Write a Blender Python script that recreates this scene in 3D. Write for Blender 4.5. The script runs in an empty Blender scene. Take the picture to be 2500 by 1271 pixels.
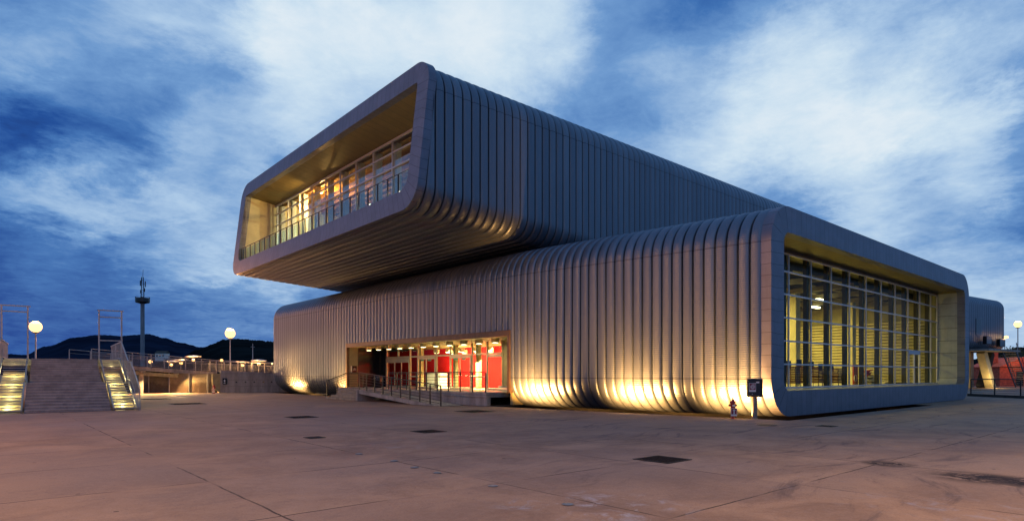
import bpy, math, random
import numpy as np
from mathutils import Vector, Matrix
from mathutils.geometry import tessellate_polygon

random.seed(7)
sc = bpy.context.scene
COL = sc.collection
R = math.radians

# ------------------------------------------------------------------ camera
# world axes follow the building: +X and +Y run along its two wall directions
EYE = 1.6
AZ = R(49.0)
FX, FY = math.cos(AZ), math.sin(AZ)
RX, RY = math.sin(AZ), -math.cos(AZ)
FPX, CX, HY = 1500.0, 1250.0, 913.0
cam_d = bpy.data.cameras.new('camera')
cam = bpy.data.objects.new('camera', cam_d)
COL.objects.link(cam)
cam.location = (0, 0, EYE)
cam.rotation_euler = (R(90), 0, AZ - R(90))
cam_d.sensor_width = 36
cam_d.lens = 36 * FPX / 2500
cam_d.shift_y = (HY - 635.5) / 2500
cam_d.clip_start = 0.1
cam_d.clip_end = 9000
sc.camera = cam


def at(px, py, d):
    s = (px - CX) / FPX
    return Vector((d * (FX + s * RX), d * (FY + s * RY), EYE + (HY - py) * d / FPX))


def ground_at(px, py):
    return at(px, py, EYE * FPX / (py - HY))


def y_on_x(px, X):
    s = (px - CX) / FPX
    d = X / (FX + s * RX)
    return d * (FY + s * RY)


def x_on_y(px, Y):
    s = (px - CX) / FPX
    d = Y / (FY + s * RY)
    return d * (FX + s * RX)


def direction(px, py):
    return (at(px, py, 1.0) - Vector((0, 0, EYE))).normalized()


# ------------------------------------------------------------------ render / exposure
sc.view_settings.view_transform = 'Standard'
sc.view_settings.look = 'None'
sc.view_settings.exposure = 0.0
sc.view_settings.gamma = 1.0
sc.view_settings.use_curve_mapping = False
sc.render.engine = 'CYCLES'
sc.cycles.use_denoising = True
sc.cycles.max_bounces = 8
sc.cycles.diffuse_bounces = 3
sc.cycles.glossy_bounces = 4
sc.cycles.transparent_max_bounces = 24
sc.cycles.sample_clamp_indirect = 6
sc.cycles.caustics_reflective = False
sc.cycles.caustics_refractive = False

# ------------------------------------------------------------------ world: dusk sky with clouds
SUN_EL, SUN_ROT = R(1.0), R(200)
world = bpy.data.worlds.new('World')
sc.world = world
world.use_nodes = True
wt = world.node_tree
wt.nodes.clear()


class NT:
    """small helper for building node trees"""

    def __init__(self, tree):
        self.t = tree

    def n(self, kind, **kw):
        nd = self.t.nodes.new(kind)
        for k, v in kw.items():
            setattr(nd, k, v)
        return nd

    def link(self, a, b):
        self.t.links.new(a, b)

    def put(self, sock, val):
        if hasattr(val, 'is_output'):
            self.link(val, sock)
        else:
            sock.default_value = val

    def math(self, op, a, b=0.0, clamp=False):
        nd = self.n('ShaderNodeMath', operation=op)
        nd.use_clamp = clamp
        self.put(nd.inputs[0], a)
        self.put(nd.inputs[1], b)
        return nd.outputs[0]

    def vmath(self, op, a, b=None, scale=None):
        nd = self.n('ShaderNodeVectorMath', operation=op)
        self.put(nd.inputs[0], a)
        if b is not None:
            self.put(nd.inputs[1], b)
        if scale is not None:
            self.put(nd.inputs['Scale'], scale)
        return nd.outputs['Value'] if op in ('DOT_PRODUCT', 'LENGTH') else nd.outputs['Vector']

    def noise(self, vec, scale, detail=4.0, rough=0.55, dist=0.0, out='Fac'):
        nd = self.n('ShaderNodeTexNoise')
        if vec is not None:
            self.put(nd.inputs['Vector'], vec)
        nd.inputs['Scale'].default_value = scale
        nd.inputs['Detail'].default_value = detail
        nd.inputs['Roughness'].default_value = rough
        nd.inputs['Distortion'].default_value = dist
        return nd.outputs[out]

    def maprange(self, v, a, b, c=0.0, d=1.0, smooth=True):
        nd = self.n('ShaderNodeMapRange')
        nd.interpolation_type = 'SMOOTHSTEP' if smooth else 'LINEAR'
        self.put(nd.inputs[0], v)
        for i, x in enumerate((a, b, c, d)):
            nd.inputs[i + 1].default_value = x
        return nd.outputs[0]

    def ramp(self, fac, stops):
        nd = self.n('ShaderNodeValToRGB')
        el = nd.color_ramp.elements
        while len(el) > 1:
            el.remove(el[-1])
        el[0].position = stops[0][0]
        el[0].color = (*stops[0][1], 1)
        for p, c in stops[1:]:
            e = el.new(p)
            e.color = (*c, 1)
        self.put(nd.inputs[0], fac)
        return nd.outputs[0]

    def mix(self, fac, a, b, blend='MIX'):
        nd = self.n('ShaderNodeMix', data_type='RGBA', blend_type=blend)
        self.put(nd.inputs[0], fac)
        for s, v in ((nd.inputs[6], a), (nd.inputs[7], b)):
            if isinstance(v, (tuple, list)) and len(v) == 3:
                v = (*v, 1)
            self.put(s, v)
        return nd.outputs[2]


def lin(r, g, b):
    f = lambda c: (c / 255 / 12.92) if c / 255 <= 0.04045 else ((c / 255 + 0.055) / 1.055) ** 2.4
    return (f(r), f(g), f(b))


w = NT(wt)
gen = w.n('ShaderNodeTexCoord').outputs['Generated']
sep = w.n('ShaderNodeSeparateXYZ')
w.link(gen, sep.inputs[0])
up = w.math('MAXIMUM', sep.outputs[2], 0.0)
# clouds live on a high flat layer: project the view direction onto it
den = w.math('ADD', up, 0.16)
comb = w.n('ShaderNodeCombineXYZ')
w.link(w.math('DIVIDE', sep.outputs[0], den), comb.inputs[0])
w.link(w.math('DIVIDE', sep.outputs[1], den), comb.inputs[1])
layer = comb.outputs[0]
# warp the direction so that the large masses get ragged edges
wn = w.noise(layer, 1.9, 10, 0.68, 0.3, 'Color')
warp = w.vmath('SCALE', w.vmath('SUBTRACT', wn, (0.5, 0.5, 0.5)), scale=0.20)
dirw = w.vmath('NORMALIZE', w.vmath('ADD', gen, warp))
# cloud cover sampled by direction: (px, py) names a direction, the value its brightness
SKY_MASSES = """0 0 .43;150 0 .38;300 0 .55;450 30 .68;600 30 .80;760 60 .86;900 60 .88;1050 60 .9;1200 20 .93;60 60 .38;30 130 .62;150 120 .52;280 130 .55;400 120 .6;550 120 .78
0 180 .48;100 190 .40;200 200 .42;330 220 .40;450 220 .48;540 240 .46;620 180 .78;700 200 .82;820 180 .86;0 265 .2;100 290 .12;200 300 .22;300 310 .32;400 300 .45;480 300 .6;650 330 .66;750 330 .8
0 330 .12;150 350 .16;250 370 .24;330 390 .28;430 400 .6;530 400 .5;600 400 .56;0 400 .3;100 400 .38;200 400 .42;300 430 .40;400 450 .58;500 470 .6;620 480 .62;0 450 .55;100 470 .56;200 490 .58;270 510 .68;350 530 .6;480 540 .68;560 550 .6
0 540 .28;100 540 .34;200 560 .45;300 560 .42;400 590 .5;500 590 .55;0 620 .16;100 620 .28;200 620 .33;300 610 .40;400 640 .55;500 650 .68;560 660 .62;0 690 .12;100 690 .3;200 690 .24;300 690 .24;400 700 .38;550 710 .40
0 760 .12;150 760 .15;300 770 .2;450 790 .33;600 760 .38;100 830 .2;300 830 .28;500 830 .33;620 830 .33
1200 100 .92;1120 170 .86;1250 180 .74;1300 230 .55;1400 80 .66;1370 20 .8;1500 40 .40;1450 150 .54;1500 250 .42;1400 280 .45;1600 60 .44;1750 60 .40;1850 60 .55;1650 150 .55;1600 250 .55;1700 300 .75;1650 350 .6;1800 200 .75;1900 150 .8;2000 80 .8
2100 50 .72;2200 30 .6;2350 50 .55;2450 150 .58;2300 130 .68;2150 150 .72;2000 250 .9;2100 300 .92;2250 250 .9;2350 200 .75;2450 260 .5;2420 330 .82;1900 350 .88;2200 380 .9;1750 430 .68;1950 430 .7;2080 440 .85;1970 500 .57;2160 460 .68;2350 440 .65;2450 460 .58
2100 540 .7;2250 540 .57;2400 520 .6;2200 600 .6;2300 620 .55;2450 620 .44;2400 680 .65;2470 740 .7;2400 800 .66;2480 840 .66"""
SKY_MASSES = [tuple(float(v) for v in e.split()) for e in SKY_MASSES.replace('\n', ';').split(';')]
RAD, SKY_BASE = R(9.5), 0.38
dirs = np.array([direction(a, b) for a, b, _ in SKY_MASSES])
vals = np.array([c for _, _, c in SKY_MASSES]) - SKY_BASE
tt = np.clip((dirs @ dirs.T - math.cos(RAD)) / (1 - math.cos(RAD)), 0, 1)
Kk = tt * tt * (3 - 2 * tt)
wts = np.linalg.solve(Kk.T @ Kk + 0.03 * np.eye(len(vals)), Kk.T @ vals)
acc = w.math('ADD', SKY_BASE, 0.0)
for dv_, wgt in zip(dirs, wts):
    dp = w.vmath('DOT_PRODUCT', dirw, tuple(dv_))
    acc = w.math('ADD', acc, w.maprange(dp, math.cos(RAD), 1.0, 0.0, float(wgt)))
n1 = w.noise(layer, 2.6, 9, 0.60, 0.35)
n2 = w.noise(layer, 6.5, 9, 0.66, 0.8)
acc = w.math('ADD', acc, w.math('MULTIPLY', w.math('SUBTRACT', n1, 0.5), 0.26))
acc = w.math('ADD', acc, w.math('MULTIPLY', w.math('SUBTRACT', n2, 0.5), 0.22))
n3 = w.noise(layer, 22.0, 6, 0.65, 0.3)
acc = w.math('ADD', acc, w.math('MULTIPLY', w.math('SUBTRACT', n3, 0.5), 0.12))
acc = w.math('ADD', acc, 0.025, clamp=True)
skycol = w.ramp(acc, [(0.0, lin(10, 50, 118)), (0.14, lin(22, 74, 150)), (0.32, lin(62, 112, 178)),
                      (0.50, lin(110, 153, 205)), (0.70, lin(168, 197, 228)), (0.88, lin(203, 223, 239)), (1.0, lin(222, 234, 243))])
# a little physical twilight glow under the clouds
nish = w.n('ShaderNodeTexSky', sky_type='NISHITA')
nish.sun_disc = False
nish.sun_elevation = SUN_EL
nish.sun_rotation = SUN_ROT
bg1 = w.n('ShaderNodeBackground')
w.link(skycol, bg1.inputs[0])
bg1.inputs[1].default_value = 1.0
bg2 = w.n('ShaderNodeBackground')
w.link(nish.outputs[0], bg2.inputs[0])
bg2.inputs[1].default_value = 0.012
add = w.n('ShaderNodeAddShader')
w.link(bg1.outputs[0], add.inputs[0])
w.link(bg2.outputs[0], add.inputs[1])
wout = w.n('ShaderNodeOutputWorld')
w.link(add.outputs[0], wout.inputs[0])

# the sun is below the clouds at the horizon: only a trace of soft directional light is left
sun_d = bpy.data.lights.new('sun', 'SUN')
sun_d.energy = 0.06
sun_d.angle = R(20)
sun_d.color = (0.85, 0.9, 1.0)
sun = bpy.data.objects.new('sun', sun_d)
COL.objects.link(sun)
sun.rotation_euler = (R(62), 0, R(-60))

# ------------------------------------------------------------------ materials


def new_mat(name):
    m = bpy.data.materials.new(name)
    m.use_nodes = True
    t = NT(m.node_tree)
    b = m.node_tree.nodes['Principled BSDF']
    return m, t, b


def simple(name, col, rough=0.6, metal=0.0, var=0.12, vscale=6.0, bump=0.0, bscale=30.0, spec=None):
    m, t, b = new_mat(name)
    co = t.n('ShaderNodeTexCoord').outputs['Object']
    nz = t.noise(co, vscale, 5, 0.6)
    lo = tuple(c * (1 - var) for c in col)
    hi = tuple(min(1, c * (1 + var)) for c in col)
    t.link(t.mix(t.maprange(nz, 0.3, 0.7), lo, hi), b.inputs['Base Color'])
    b.inputs['Roughness'].default_value = rough
    b.inputs['Metallic'].default_value = metal
    if spec is not None:
        b.inputs['Specular IOR Level'].default_value = spec
    if bump > 0:
        bp = t.n('ShaderNodeBump')
        bp.inputs['Strength'].default_value = bump
        bp.inputs['Distance'].default_value = 0.02
        t.link(t.noise(co, bscale, 4), bp.inputs['Height'])
        t.link(bp.outputs[0], b.inputs['Normal'])
    return m


def emit(name, col, strength):
    m, t, b = new_mat(name)
    b.inputs['Base Color'].default_value = (*col, 1)
    b.inputs['Emission Color'].default_value = (*col, 1)
    b.inputs['Emission Strength'].default_value = strength
    return m


def rib_metal():
    m, t, b = new_mat('ribbed_zinc')
    co = t.n('ShaderNodeTexCoord').outputs['Object']
    sp = t.n('ShaderNodeSeparateXYZ')
    t.link(co, sp.inputs[0])
    # weathering that differs a little from sheet to sheet and runs down the sheets
    mp = t.n('ShaderNodeMapping')
    mp.inputs['Scale'].default_value = (2.2, 2.2, 0.12)
    t.link(co, mp.inputs[0])
    nz = t.noise(mp.outputs[0], 1.0, 6, 0.65)
    nb = t.noise(co, 0.6, 4, 0.6)
    wv_ = t.n('ShaderNodeTexWhiteNoise', noise_dimensions='1D')
    at_ = t.n('ShaderNodeAttribute', attribute_name='run')
    t.link(t.math('FLOOR', at_.outputs['Fac']), wv_.inputs['W'])
    c = t.mix(t.maprange(nz, 0.3, 0.72), (0.145, 0.172, 0.205), (0.205, 0.23, 0.262))
    c = t.mix(t.maprange(nb, 0.35, 0.7, 0.0, 0.45), c, (0.16, 0.182, 0.208))
    c = t.mix(t.math('MULTIPLY', wv_.outputs['Value'], 0.45), c, (0.10, 0.12, 0.148))
    for zj in (1.43, 6.45, 14.10):      # cross joints where the bent end sheets meet the straight ones
        c = t.mix(t.math('MULTIPLY', t.math('LESS_THAN', t.math('ABSOLUTE', t.math('SUBTRACT', sp.outputs[2], zj)), 0.022), 0.6), c, (0.03, 0.035, 0.045))
    t.link(c, b.inputs['Base Color'])
    b.inputs['Metallic'].default_value = 0.7
    rr = t.maprange(nz, 0.3, 0.7, 0.36, 0.48)
    t.link(rr, b.inputs['Roughness'])
    # fine pressed horizontal lines of the sheets
    wv = t.math('SINE', t.math('MULTIPLY', sp.outputs[2], 2 * math.pi / 0.085))
    bp = t.n('ShaderNodeBump')
    bp.inputs['Strength'].default_value = 0.35
    bp.inputs['Distance'].default_value = 0.006
    t.link(t.math('ADD', wv, t.math('MULTIPLY', t.noise(co, 5, 3), 1.5)), bp.inputs['Height'])
    t.link(bp.outputs[0], b.inputs['Normal'])
    return m


def panel_metal(name, col, pitch=0.42, metal=0.45, rough=0.45):
    """flat sheet panels; seam lines run across the ring (attribute 'run' = distance along it)"""
    m, t, b = new_mat(name)
    co = t.n('ShaderNodeTexCoord').outputs['Object']
    at_ = t.n('ShaderNodeAttribute', attribute_name='run')
    u = t.math('DIVIDE', at_.outputs['Fac'], pitch)
    fr = t.math('FRACT', u)
    idx = t.math('FLOOR', u)
    wn_ = t.n('ShaderNodeTexWhiteNoise', noise_dimensions='1D')
    t.link(idx, wn_.inputs['W'])
    seam = t.math('LESS_THAN', fr, 0.045)
    nz = t.noise(co, 1.4, 6, 0.65)
    c = t.mix(t.maprange(nz, 0.3, 0.7), tuple(x * 0.86 for x in col), tuple(x * 1.1 for x in col))
    c = t.mix(t.math('MULTIPLY', wn_.outputs['Value'], 0.28), c, tuple(x * 0.72 for x in col))
    mp = t.n('ShaderNodeMapping')
    mp.inputs['Scale'].default_value = (5.0, 5.0, 0.22)
    t.link(co, mp.inputs[0])
    c = t.mix(t.maprange(t.noise(mp.outputs[0], 1.2, 5, 0.7), 0.52, 0.75, 0, 0.4), c, tuple(x * 0.55 for x in col))
    c = t.mix(t.math('MULTIPLY', seam, 0.85), c, tuple(x * 0.28 for x in col))
    t.link(c, b.inputs['Base Color'])
    b.inputs['Metallic'].default_value = metal
    b.inputs['Roughness'].default_value = rough
    bp = t.n('ShaderNodeBump')
    bp.inputs['Strength'].default_value = 0.25
    bp.inputs['Distance'].default_value = 0.01
    t.link(t.math('SUBTRACT', t.math('MULTIPLY', nz, 0.6), seam), bp.inputs['Height'])
    t.link(bp.outputs[0], b.inputs['Normal'])
    return m


def glass_mat(name, tint=(0.86, 0.93, 0.9), boost=0.0, refl=0.14):
    m, t, b = new_mat(name)
    m.node_tree.nodes.remove(b)
    out = m.node_tree.nodes['Material Output']
    tr = t.n('ShaderNodeBsdfTransparent')
    tr.inputs[0].default_value = (*tint, 1)
    gl = t.n('ShaderNodeBsdfGlossy')
    gl.inputs['Roughness'].default_value = 0.01
    gl.inputs[0].default_value = (0.95, 0.97, 1, 1)
    fr = t.n('ShaderNodeFresnel')
    fr.inputs['IOR'].default_value = 1.5
    mx = t.n('ShaderNodeMixShader')
    geo = t.n('ShaderNodeNewGeometry')      # only the outer skin of a pane mirrors, so nothing bounces about inside it
    k = t.math('ADD', t.math('MULTIPLY', fr.outputs[0], refl), boost, clamp=True)
    t.link(t.math('MULTIPLY', k, t.math('SUBTRACT', 1.0, geo.outputs['Backfacing'])), mx.inputs[0])
    t.link(tr.outputs[0], mx.inputs[1])
    t.link(gl.outputs[0], mx.inputs[2])
    t.link(mx.outputs[0], out.inputs['Surface'])
    return m


def ground_mat():
    m, t, b = new_mat('plaza_concrete')
    co = t.n('ShaderNodeTexCoord').outputs['Object']
    sp = t.n('ShaderNodeSeparateXYZ')
    t.link(co, sp.inputs[0])
    big = t.noise(co, 0.12, 5, 0.6)
    mid = t.noise(co, 0.7, 7, 0.66, 0.6)
    fine = t.noise(co, 9.0, 6, 0.7)
    c = t.mix(t.maprange(mid, 0.3, 0.72), (0.25, 0.150, 0.092), (0.51, 0.325, 0.20))
    c = t.mix(t.maprange(big, 0.38, 0.66, 0.0, 0.65), c, (0.33, 0.25, 0.205))
    c = t.mix(t.maprange(fine, 0.35, 0.8, 0.0, 0.35), c, (0.46, 0.35, 0.29))
    # each cast slab has its own tone
    ux = t.math('DIVIDE', t.math('SUBTRACT', sp.outputs[0], 2.6), 3.2)
    uy = t.math('DIVIDE', t.math('SUBTRACT', sp.outputs[1], 4.0), 2.95)
    cb = t.n('ShaderNodeCombineXYZ')
    t.link(t.math('FLOOR', ux), cb.inputs[0])
    t.link(t.math('FLOOR', uy), cb.inputs[1])
    wn_ = t.n('ShaderNodeTexWhiteNoise', noise_dimensions='2D')
    t.link(cb.outputs[0], wn_.inputs['Vector'])
    c = t.mix(t.math('MULTIPLY', wn_.outputs['Value'], 0.30), c, (0.19, 0.14, 0.125))
    # joints
    jit = t.math('MULTIPLY', t.math('SUBTRACT', t.noise(co, 1.5, 3), 0.5), 0.02)
    j = None
    for u, p in ((ux, 3.2), (uy, 2.95)):
        f = t.math('FRACT', t.math('ADD', u, jit))
        e = t.math('LESS_THAN', t.math('MINIMUM', f, t.math('SUBTRACT', 1.0, f)), 0.015 / p)
        j = e if j is None else t.math('MAXIMUM', j, e)
    brk = t.maprange(t.noise(co, 0.5, 3), 0.40, 0.55)
    c = t.mix(t.math('MULTIPLY', t.math('MULTIPLY', j, brk), 0.88), c, (0.045, 0.035, 0.032))
    # tyre scuffs: long curved streaks
    mp = t.n('ShaderNodeMapping')
    mp.inputs['Rotation'].default_value = (0, 0, R(24))
    mp.inputs['Scale'].default_value = (0.22, 2.2, 1)
    t.link(t.vmath('ADD', co, t.vmath('SCALE', t.noise(co, 0.15, 2, 0.5, 0, 'Color'), scale=5.0)), mp.inputs[0])
    scf = t.maprange(t.noise(mp.outputs[0], 1.2, 6, 0.7), 0.53, 0.72)
    zone = t.maprange(t.math('SUBTRACT', sp.outputs[0], t.math('MULTIPLY', sp.outputs[1], 0.6)), -2.0, 9.0)
    c = t.mix(t.math('MULTIPLY', t.math('MULTIPLY', scf, zone), 0.75), c, (0.075, 0.06, 0.068))
    # pale cement spill marks and dark oil, each at its own spot
    for (px, py, rx, wgt, col, thr) in ((1500, 1235, 1.3, 0.9, (0.42, 0.40, 0.42), 0.50), (2330, 1240, 1.5, 0.6, (0.36, 0.34, 0.38), 0.52),
                                   (2165, 1131, 0.55, 1.0, (0.018, 0.016, 0.02), 0.34), (2390, 1165, 0.9, 1.0, (0.02, 0.018, 0.022), 0.36),
                                   (2520, 1178, 0.8, 1.0, (0.02, 0.018, 0.022), 0.36), (1990, 1190, 1.6, 0.5, (0.34, 0.31, 0.33), 0.56),
                                   (1270, 1230, 0.5, 0.7, (0.36, 0.38, 0.43), 0.5), (960, 1085, 1.6, 0.4, (0.36, 0.33, 0.33), 0.5)):
        p = ground_at(px, py)
        dd = t.vmath('LENGTH', t.vmath('SUBTRACT', co, (p.x, p.y, 0)))
        k = t.maprange(dd, rx, rx * 0.25)
        k = t.math('MULTIPLY', k, t.maprange(t.noise(co, 2.4, 7, 0.72, 0.8), thr, thr + 0.16))
        c = t.mix(t.math('MULTIPLY', k, wgt), c, col)
    grit = t.noise(co, 38.0, 4, 0.8)
    c = t.mix(t.maprange(grit, 0.42, 0.75, 0, 0.45), c, (0.12, 0.085, 0.07))
    wear = t.noise(co, 2.6, 8, 0.75, 1.2)
    c = t.mix(t.maprange(wear, 0.52, 0.72, 0, 0.5), c, (0.20, 0.145, 0.12))
    # small specks
    vo = t.n('ShaderNodeTexVoronoi')
    t.link(co, vo.inputs['Vector'])
    vo.inputs['Scale'].default_value = 1.1
    c = t.mix(t.math('MULTIPLY', t.math('LESS_THAN', vo.outputs['Distance'], 0.035), 0.7), c, (0.05, 0.04, 0.04))
    t.link(c, b.inputs['Base Color'])
    t.link(t.maprange(mid, 0.3, 0.7, 0.7, 0.9), b.inputs['Roughness'])
    b.inputs['Specular IOR Level'].default_value = 0.12
    bp = t.n('ShaderNodeBump')
    bp.inputs['Strength'].default_value = 0.3
    bp.inputs['Distance'].default_value = 0.012
    t.link(t.math('SUBTRACT', t.math('ADD', t.math('MULTIPLY', fine, 0.6), mid), t.math('MULTIPLY', j, 0.8)), bp.inputs['Height'])
    t.link(bp.outputs[0], b.inputs['Normal'])
    return m


def concrete(name, lo, hi, board=0.0):
    m, t, b = new_mat(name)
    co = t.n('ShaderNodeTexCoord').outputs['Object']
    mp = t.n('ShaderNodeMapping')
    mp.inputs['Scale'].default_value = (1.0, 1.0, 0.22)
    t.link(co, mp.inputs[0])
    nz = t.noise(mp.outputs[0], 1.6, 7, 0.68)
    f = t.noise(co, 14, 5, 0.7)
    c = t.mix(t.maprange(nz, 0.3, 0.7), lo, hi)
    c = t.mix(t.maprange(f, 0.4, 0.8, 0, 0.3), c, tuple(x * 0.6 for x in lo))
    if board > 0:
        sp = t.n('ShaderNodeSeparateXYZ')
        t.link(co, sp.inputs[0])
        e = t.math('LESS_THAN', t.math('FRACT', t.math('DIVIDE', sp.outputs[2], board)), 0.04)
        c = t.mix(t.math('MULTIPLY', e, 0.6), c, tuple(x * 0.4 for x in lo))
    t.link(c, b.inputs['Base Color'])
    b.inputs['Roughness'].default_value = 0.85
    bp = t.n('ShaderNodeBump')
    bp.inputs['Strength'].default_value = 0.3
    bp.inputs['Distance'].default_value = 0.01
    t.link(f, bp.inputs['Height'])
    t.link(bp.outputs[0], b.inputs['Normal'])
    return m


M = {}
M['rib'] = rib_metal()
M['frame'] = panel_metal('frame_panel', (0.175, 0.178, 0.215))
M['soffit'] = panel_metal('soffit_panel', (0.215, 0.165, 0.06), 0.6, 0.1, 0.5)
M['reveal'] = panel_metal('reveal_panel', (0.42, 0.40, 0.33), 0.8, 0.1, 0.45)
M['glass'] = glass_mat('clear_glass')
M['upper_glass'] = glass_mat('reflective_glass', (0.78, 0.84, 0.85), 0.16, 0.9)
M['rail_glass'] = glass_mat('balustrade_glass', (0.80, 0.92, 0.95), 0.05)
M['mullion'] = simple('mullion_metal', (0.55, 0.53, 0.54), 0.4, 0.5, 0.05)
M['steel'] = simple('dark_steel', (0.028, 0.028, 0.032), 0.4, 0.4, 0.2)
M['galv'] = simple('galvanised_steel', (0.36, 0.35, 0.33), 0.45, 0.7, 0.15, 4)
M['fin'] = simple('shaded_fin', (0.018, 0.014, 0.010), 0.5, 0.0, 0.1)  # near-black base puts the unlit look of the fins into the colour
M['bronze'] = simple('bronze_trim', (0.13, 0.075, 0.045), 0.45, 0.4, 0.2, 3)
M['black'] = simple('black_panel', (0.006, 0.006, 0.007), 0.25, 0.0, 0.2)
M['olive'] = simple('olive_plaster', (0.30, 0.26, 0.12), 0.6, 0.0, 0.15, 2)
M['red'] = simple('red_wall', (0.52, 0.012, 0.010), 0.7, 0.0, 0.15, 0.8, spec=0.06)
M['cream'] = simple('cream_plaster', (0.55, 0.47, 0.26), 0.6, 0.0, 0.1, 1.5)
M['white'] = simple('white_paint', (0.75, 0.72, 0.64), 0.45, 0.0, 0.08, 3)
M['doorframe'] = simple('door_aluminium', (0.42, 0.37, 0.27), 0.45, 0.3, 0.08, 3)
M['floor'] = simple('pale_floor', (0.48, 0.43, 0.33), 0.3, 0.0, 0.15, 2)
M['ceil'] = simple('ceiling_metal', (0.13, 0.11, 0.06), 0.55, 0.2, 0.15, 2)
M['timber'] = simple('timber_ceiling', (0.42, 0.22, 0.085), 0.45, 0.0, 0.3, 3)
M['conc'] = concrete('wall_concrete', (0.20, 0.185, 0.17), (0.38, 0.36, 0.33), 0.55)
M['stone'] = concrete('step_stone', (0.20, 0.17, 0.13), (0.36, 0.31, 0.24))
M['stair'] = concrete('stair_stone', (0.155, 0.163, 0.178), (0.25, 0.26, 0.275))
M['darkc'] = concrete('dark_concrete', (0.035, 0.033, 0.03), (0.07, 0.065, 0.06))  # near-black concrete tone for trenches, plinths, bridge deck and kerb
M['gravel'] = simple('gravel', (0.09, 0.08, 0.07), 0.9, 0.0, 0.5, 40, 1.0, 60)
M['plaza'] = ground_mat()
M['hill_far'] = simple('far_hill', (0.012, 0.018, 0.034), 0.95, 0, 0.4, 0.012, spec=0.0)
M['hill_near'] = simple('wooded_hill', (0.010, 0.012, 0.012), 0.95, 0, 0.5, 0.05, spec=0.0)
M['leaf'] = simple('dark_foliage', (0.035, 0.055, 0.02), 0.7, 0, 0.5, 2)
M['bark'] = simple('bark', (0.06, 0.045, 0.03), 0.9, 0, 0.3)
M['redpaint'] = simple('red_paint', (0.28, 0.018, 0.022), 0.35, 0.0, 0.2, 10)
M['signred'] = simple('sign_red', (0.20, 0.015, 0.03), 0.4, 0.0, 0.05)
M['signwhite'] = simple('sign_white', (0.72, 0.70, 0.66), 0.5, 0.0, 0.05)
M['pit'] = simple('dark_pit', (0.008, 0.007, 0.007), 0.95, 0.0, 0.2, spec=0.0)
M['iron'] = simple('cast_iron', (0.02, 0.017, 0.017), 0.6, 0.5, 0.3, 20)
M['maroon'] = simple('maroon_plastic', (0.085, 0.012, 0.014), 0.4, 0.0, 0.2)
M['fabric'] = simple('cream_fabric', (0.55, 0.49, 0.36), 0.9, 0.0, 0.25, 4)
M['postmetal'] = simple('weathered_post', (0.20, 0.18, 0.16), 0.5, 0.5, 0.3, 8)
M['green'] = simple('exit_green', (0.02, 0.22, 0.12), 0.4)
M['lampbulb'] = emit('sodium_lamp', (1.0, 0.60, 0.22), 2.3)
M['lampwhite'] = emit('white_lamp', (1.0, 0.93, 0.70), 6)
M['ceillamp'] = emit('ceiling_lamp', (1.0, 0.85, 0.48), 9)
M['houselight'] = simple('red_lit_house', (0.42, 0.10, 0.05), 0.7, 0, 0.3, 3)  # the red lamp glow on the house is put into this base colour

# ------------------------------------------------------------------ mesh helpers
BASE = {}


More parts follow.
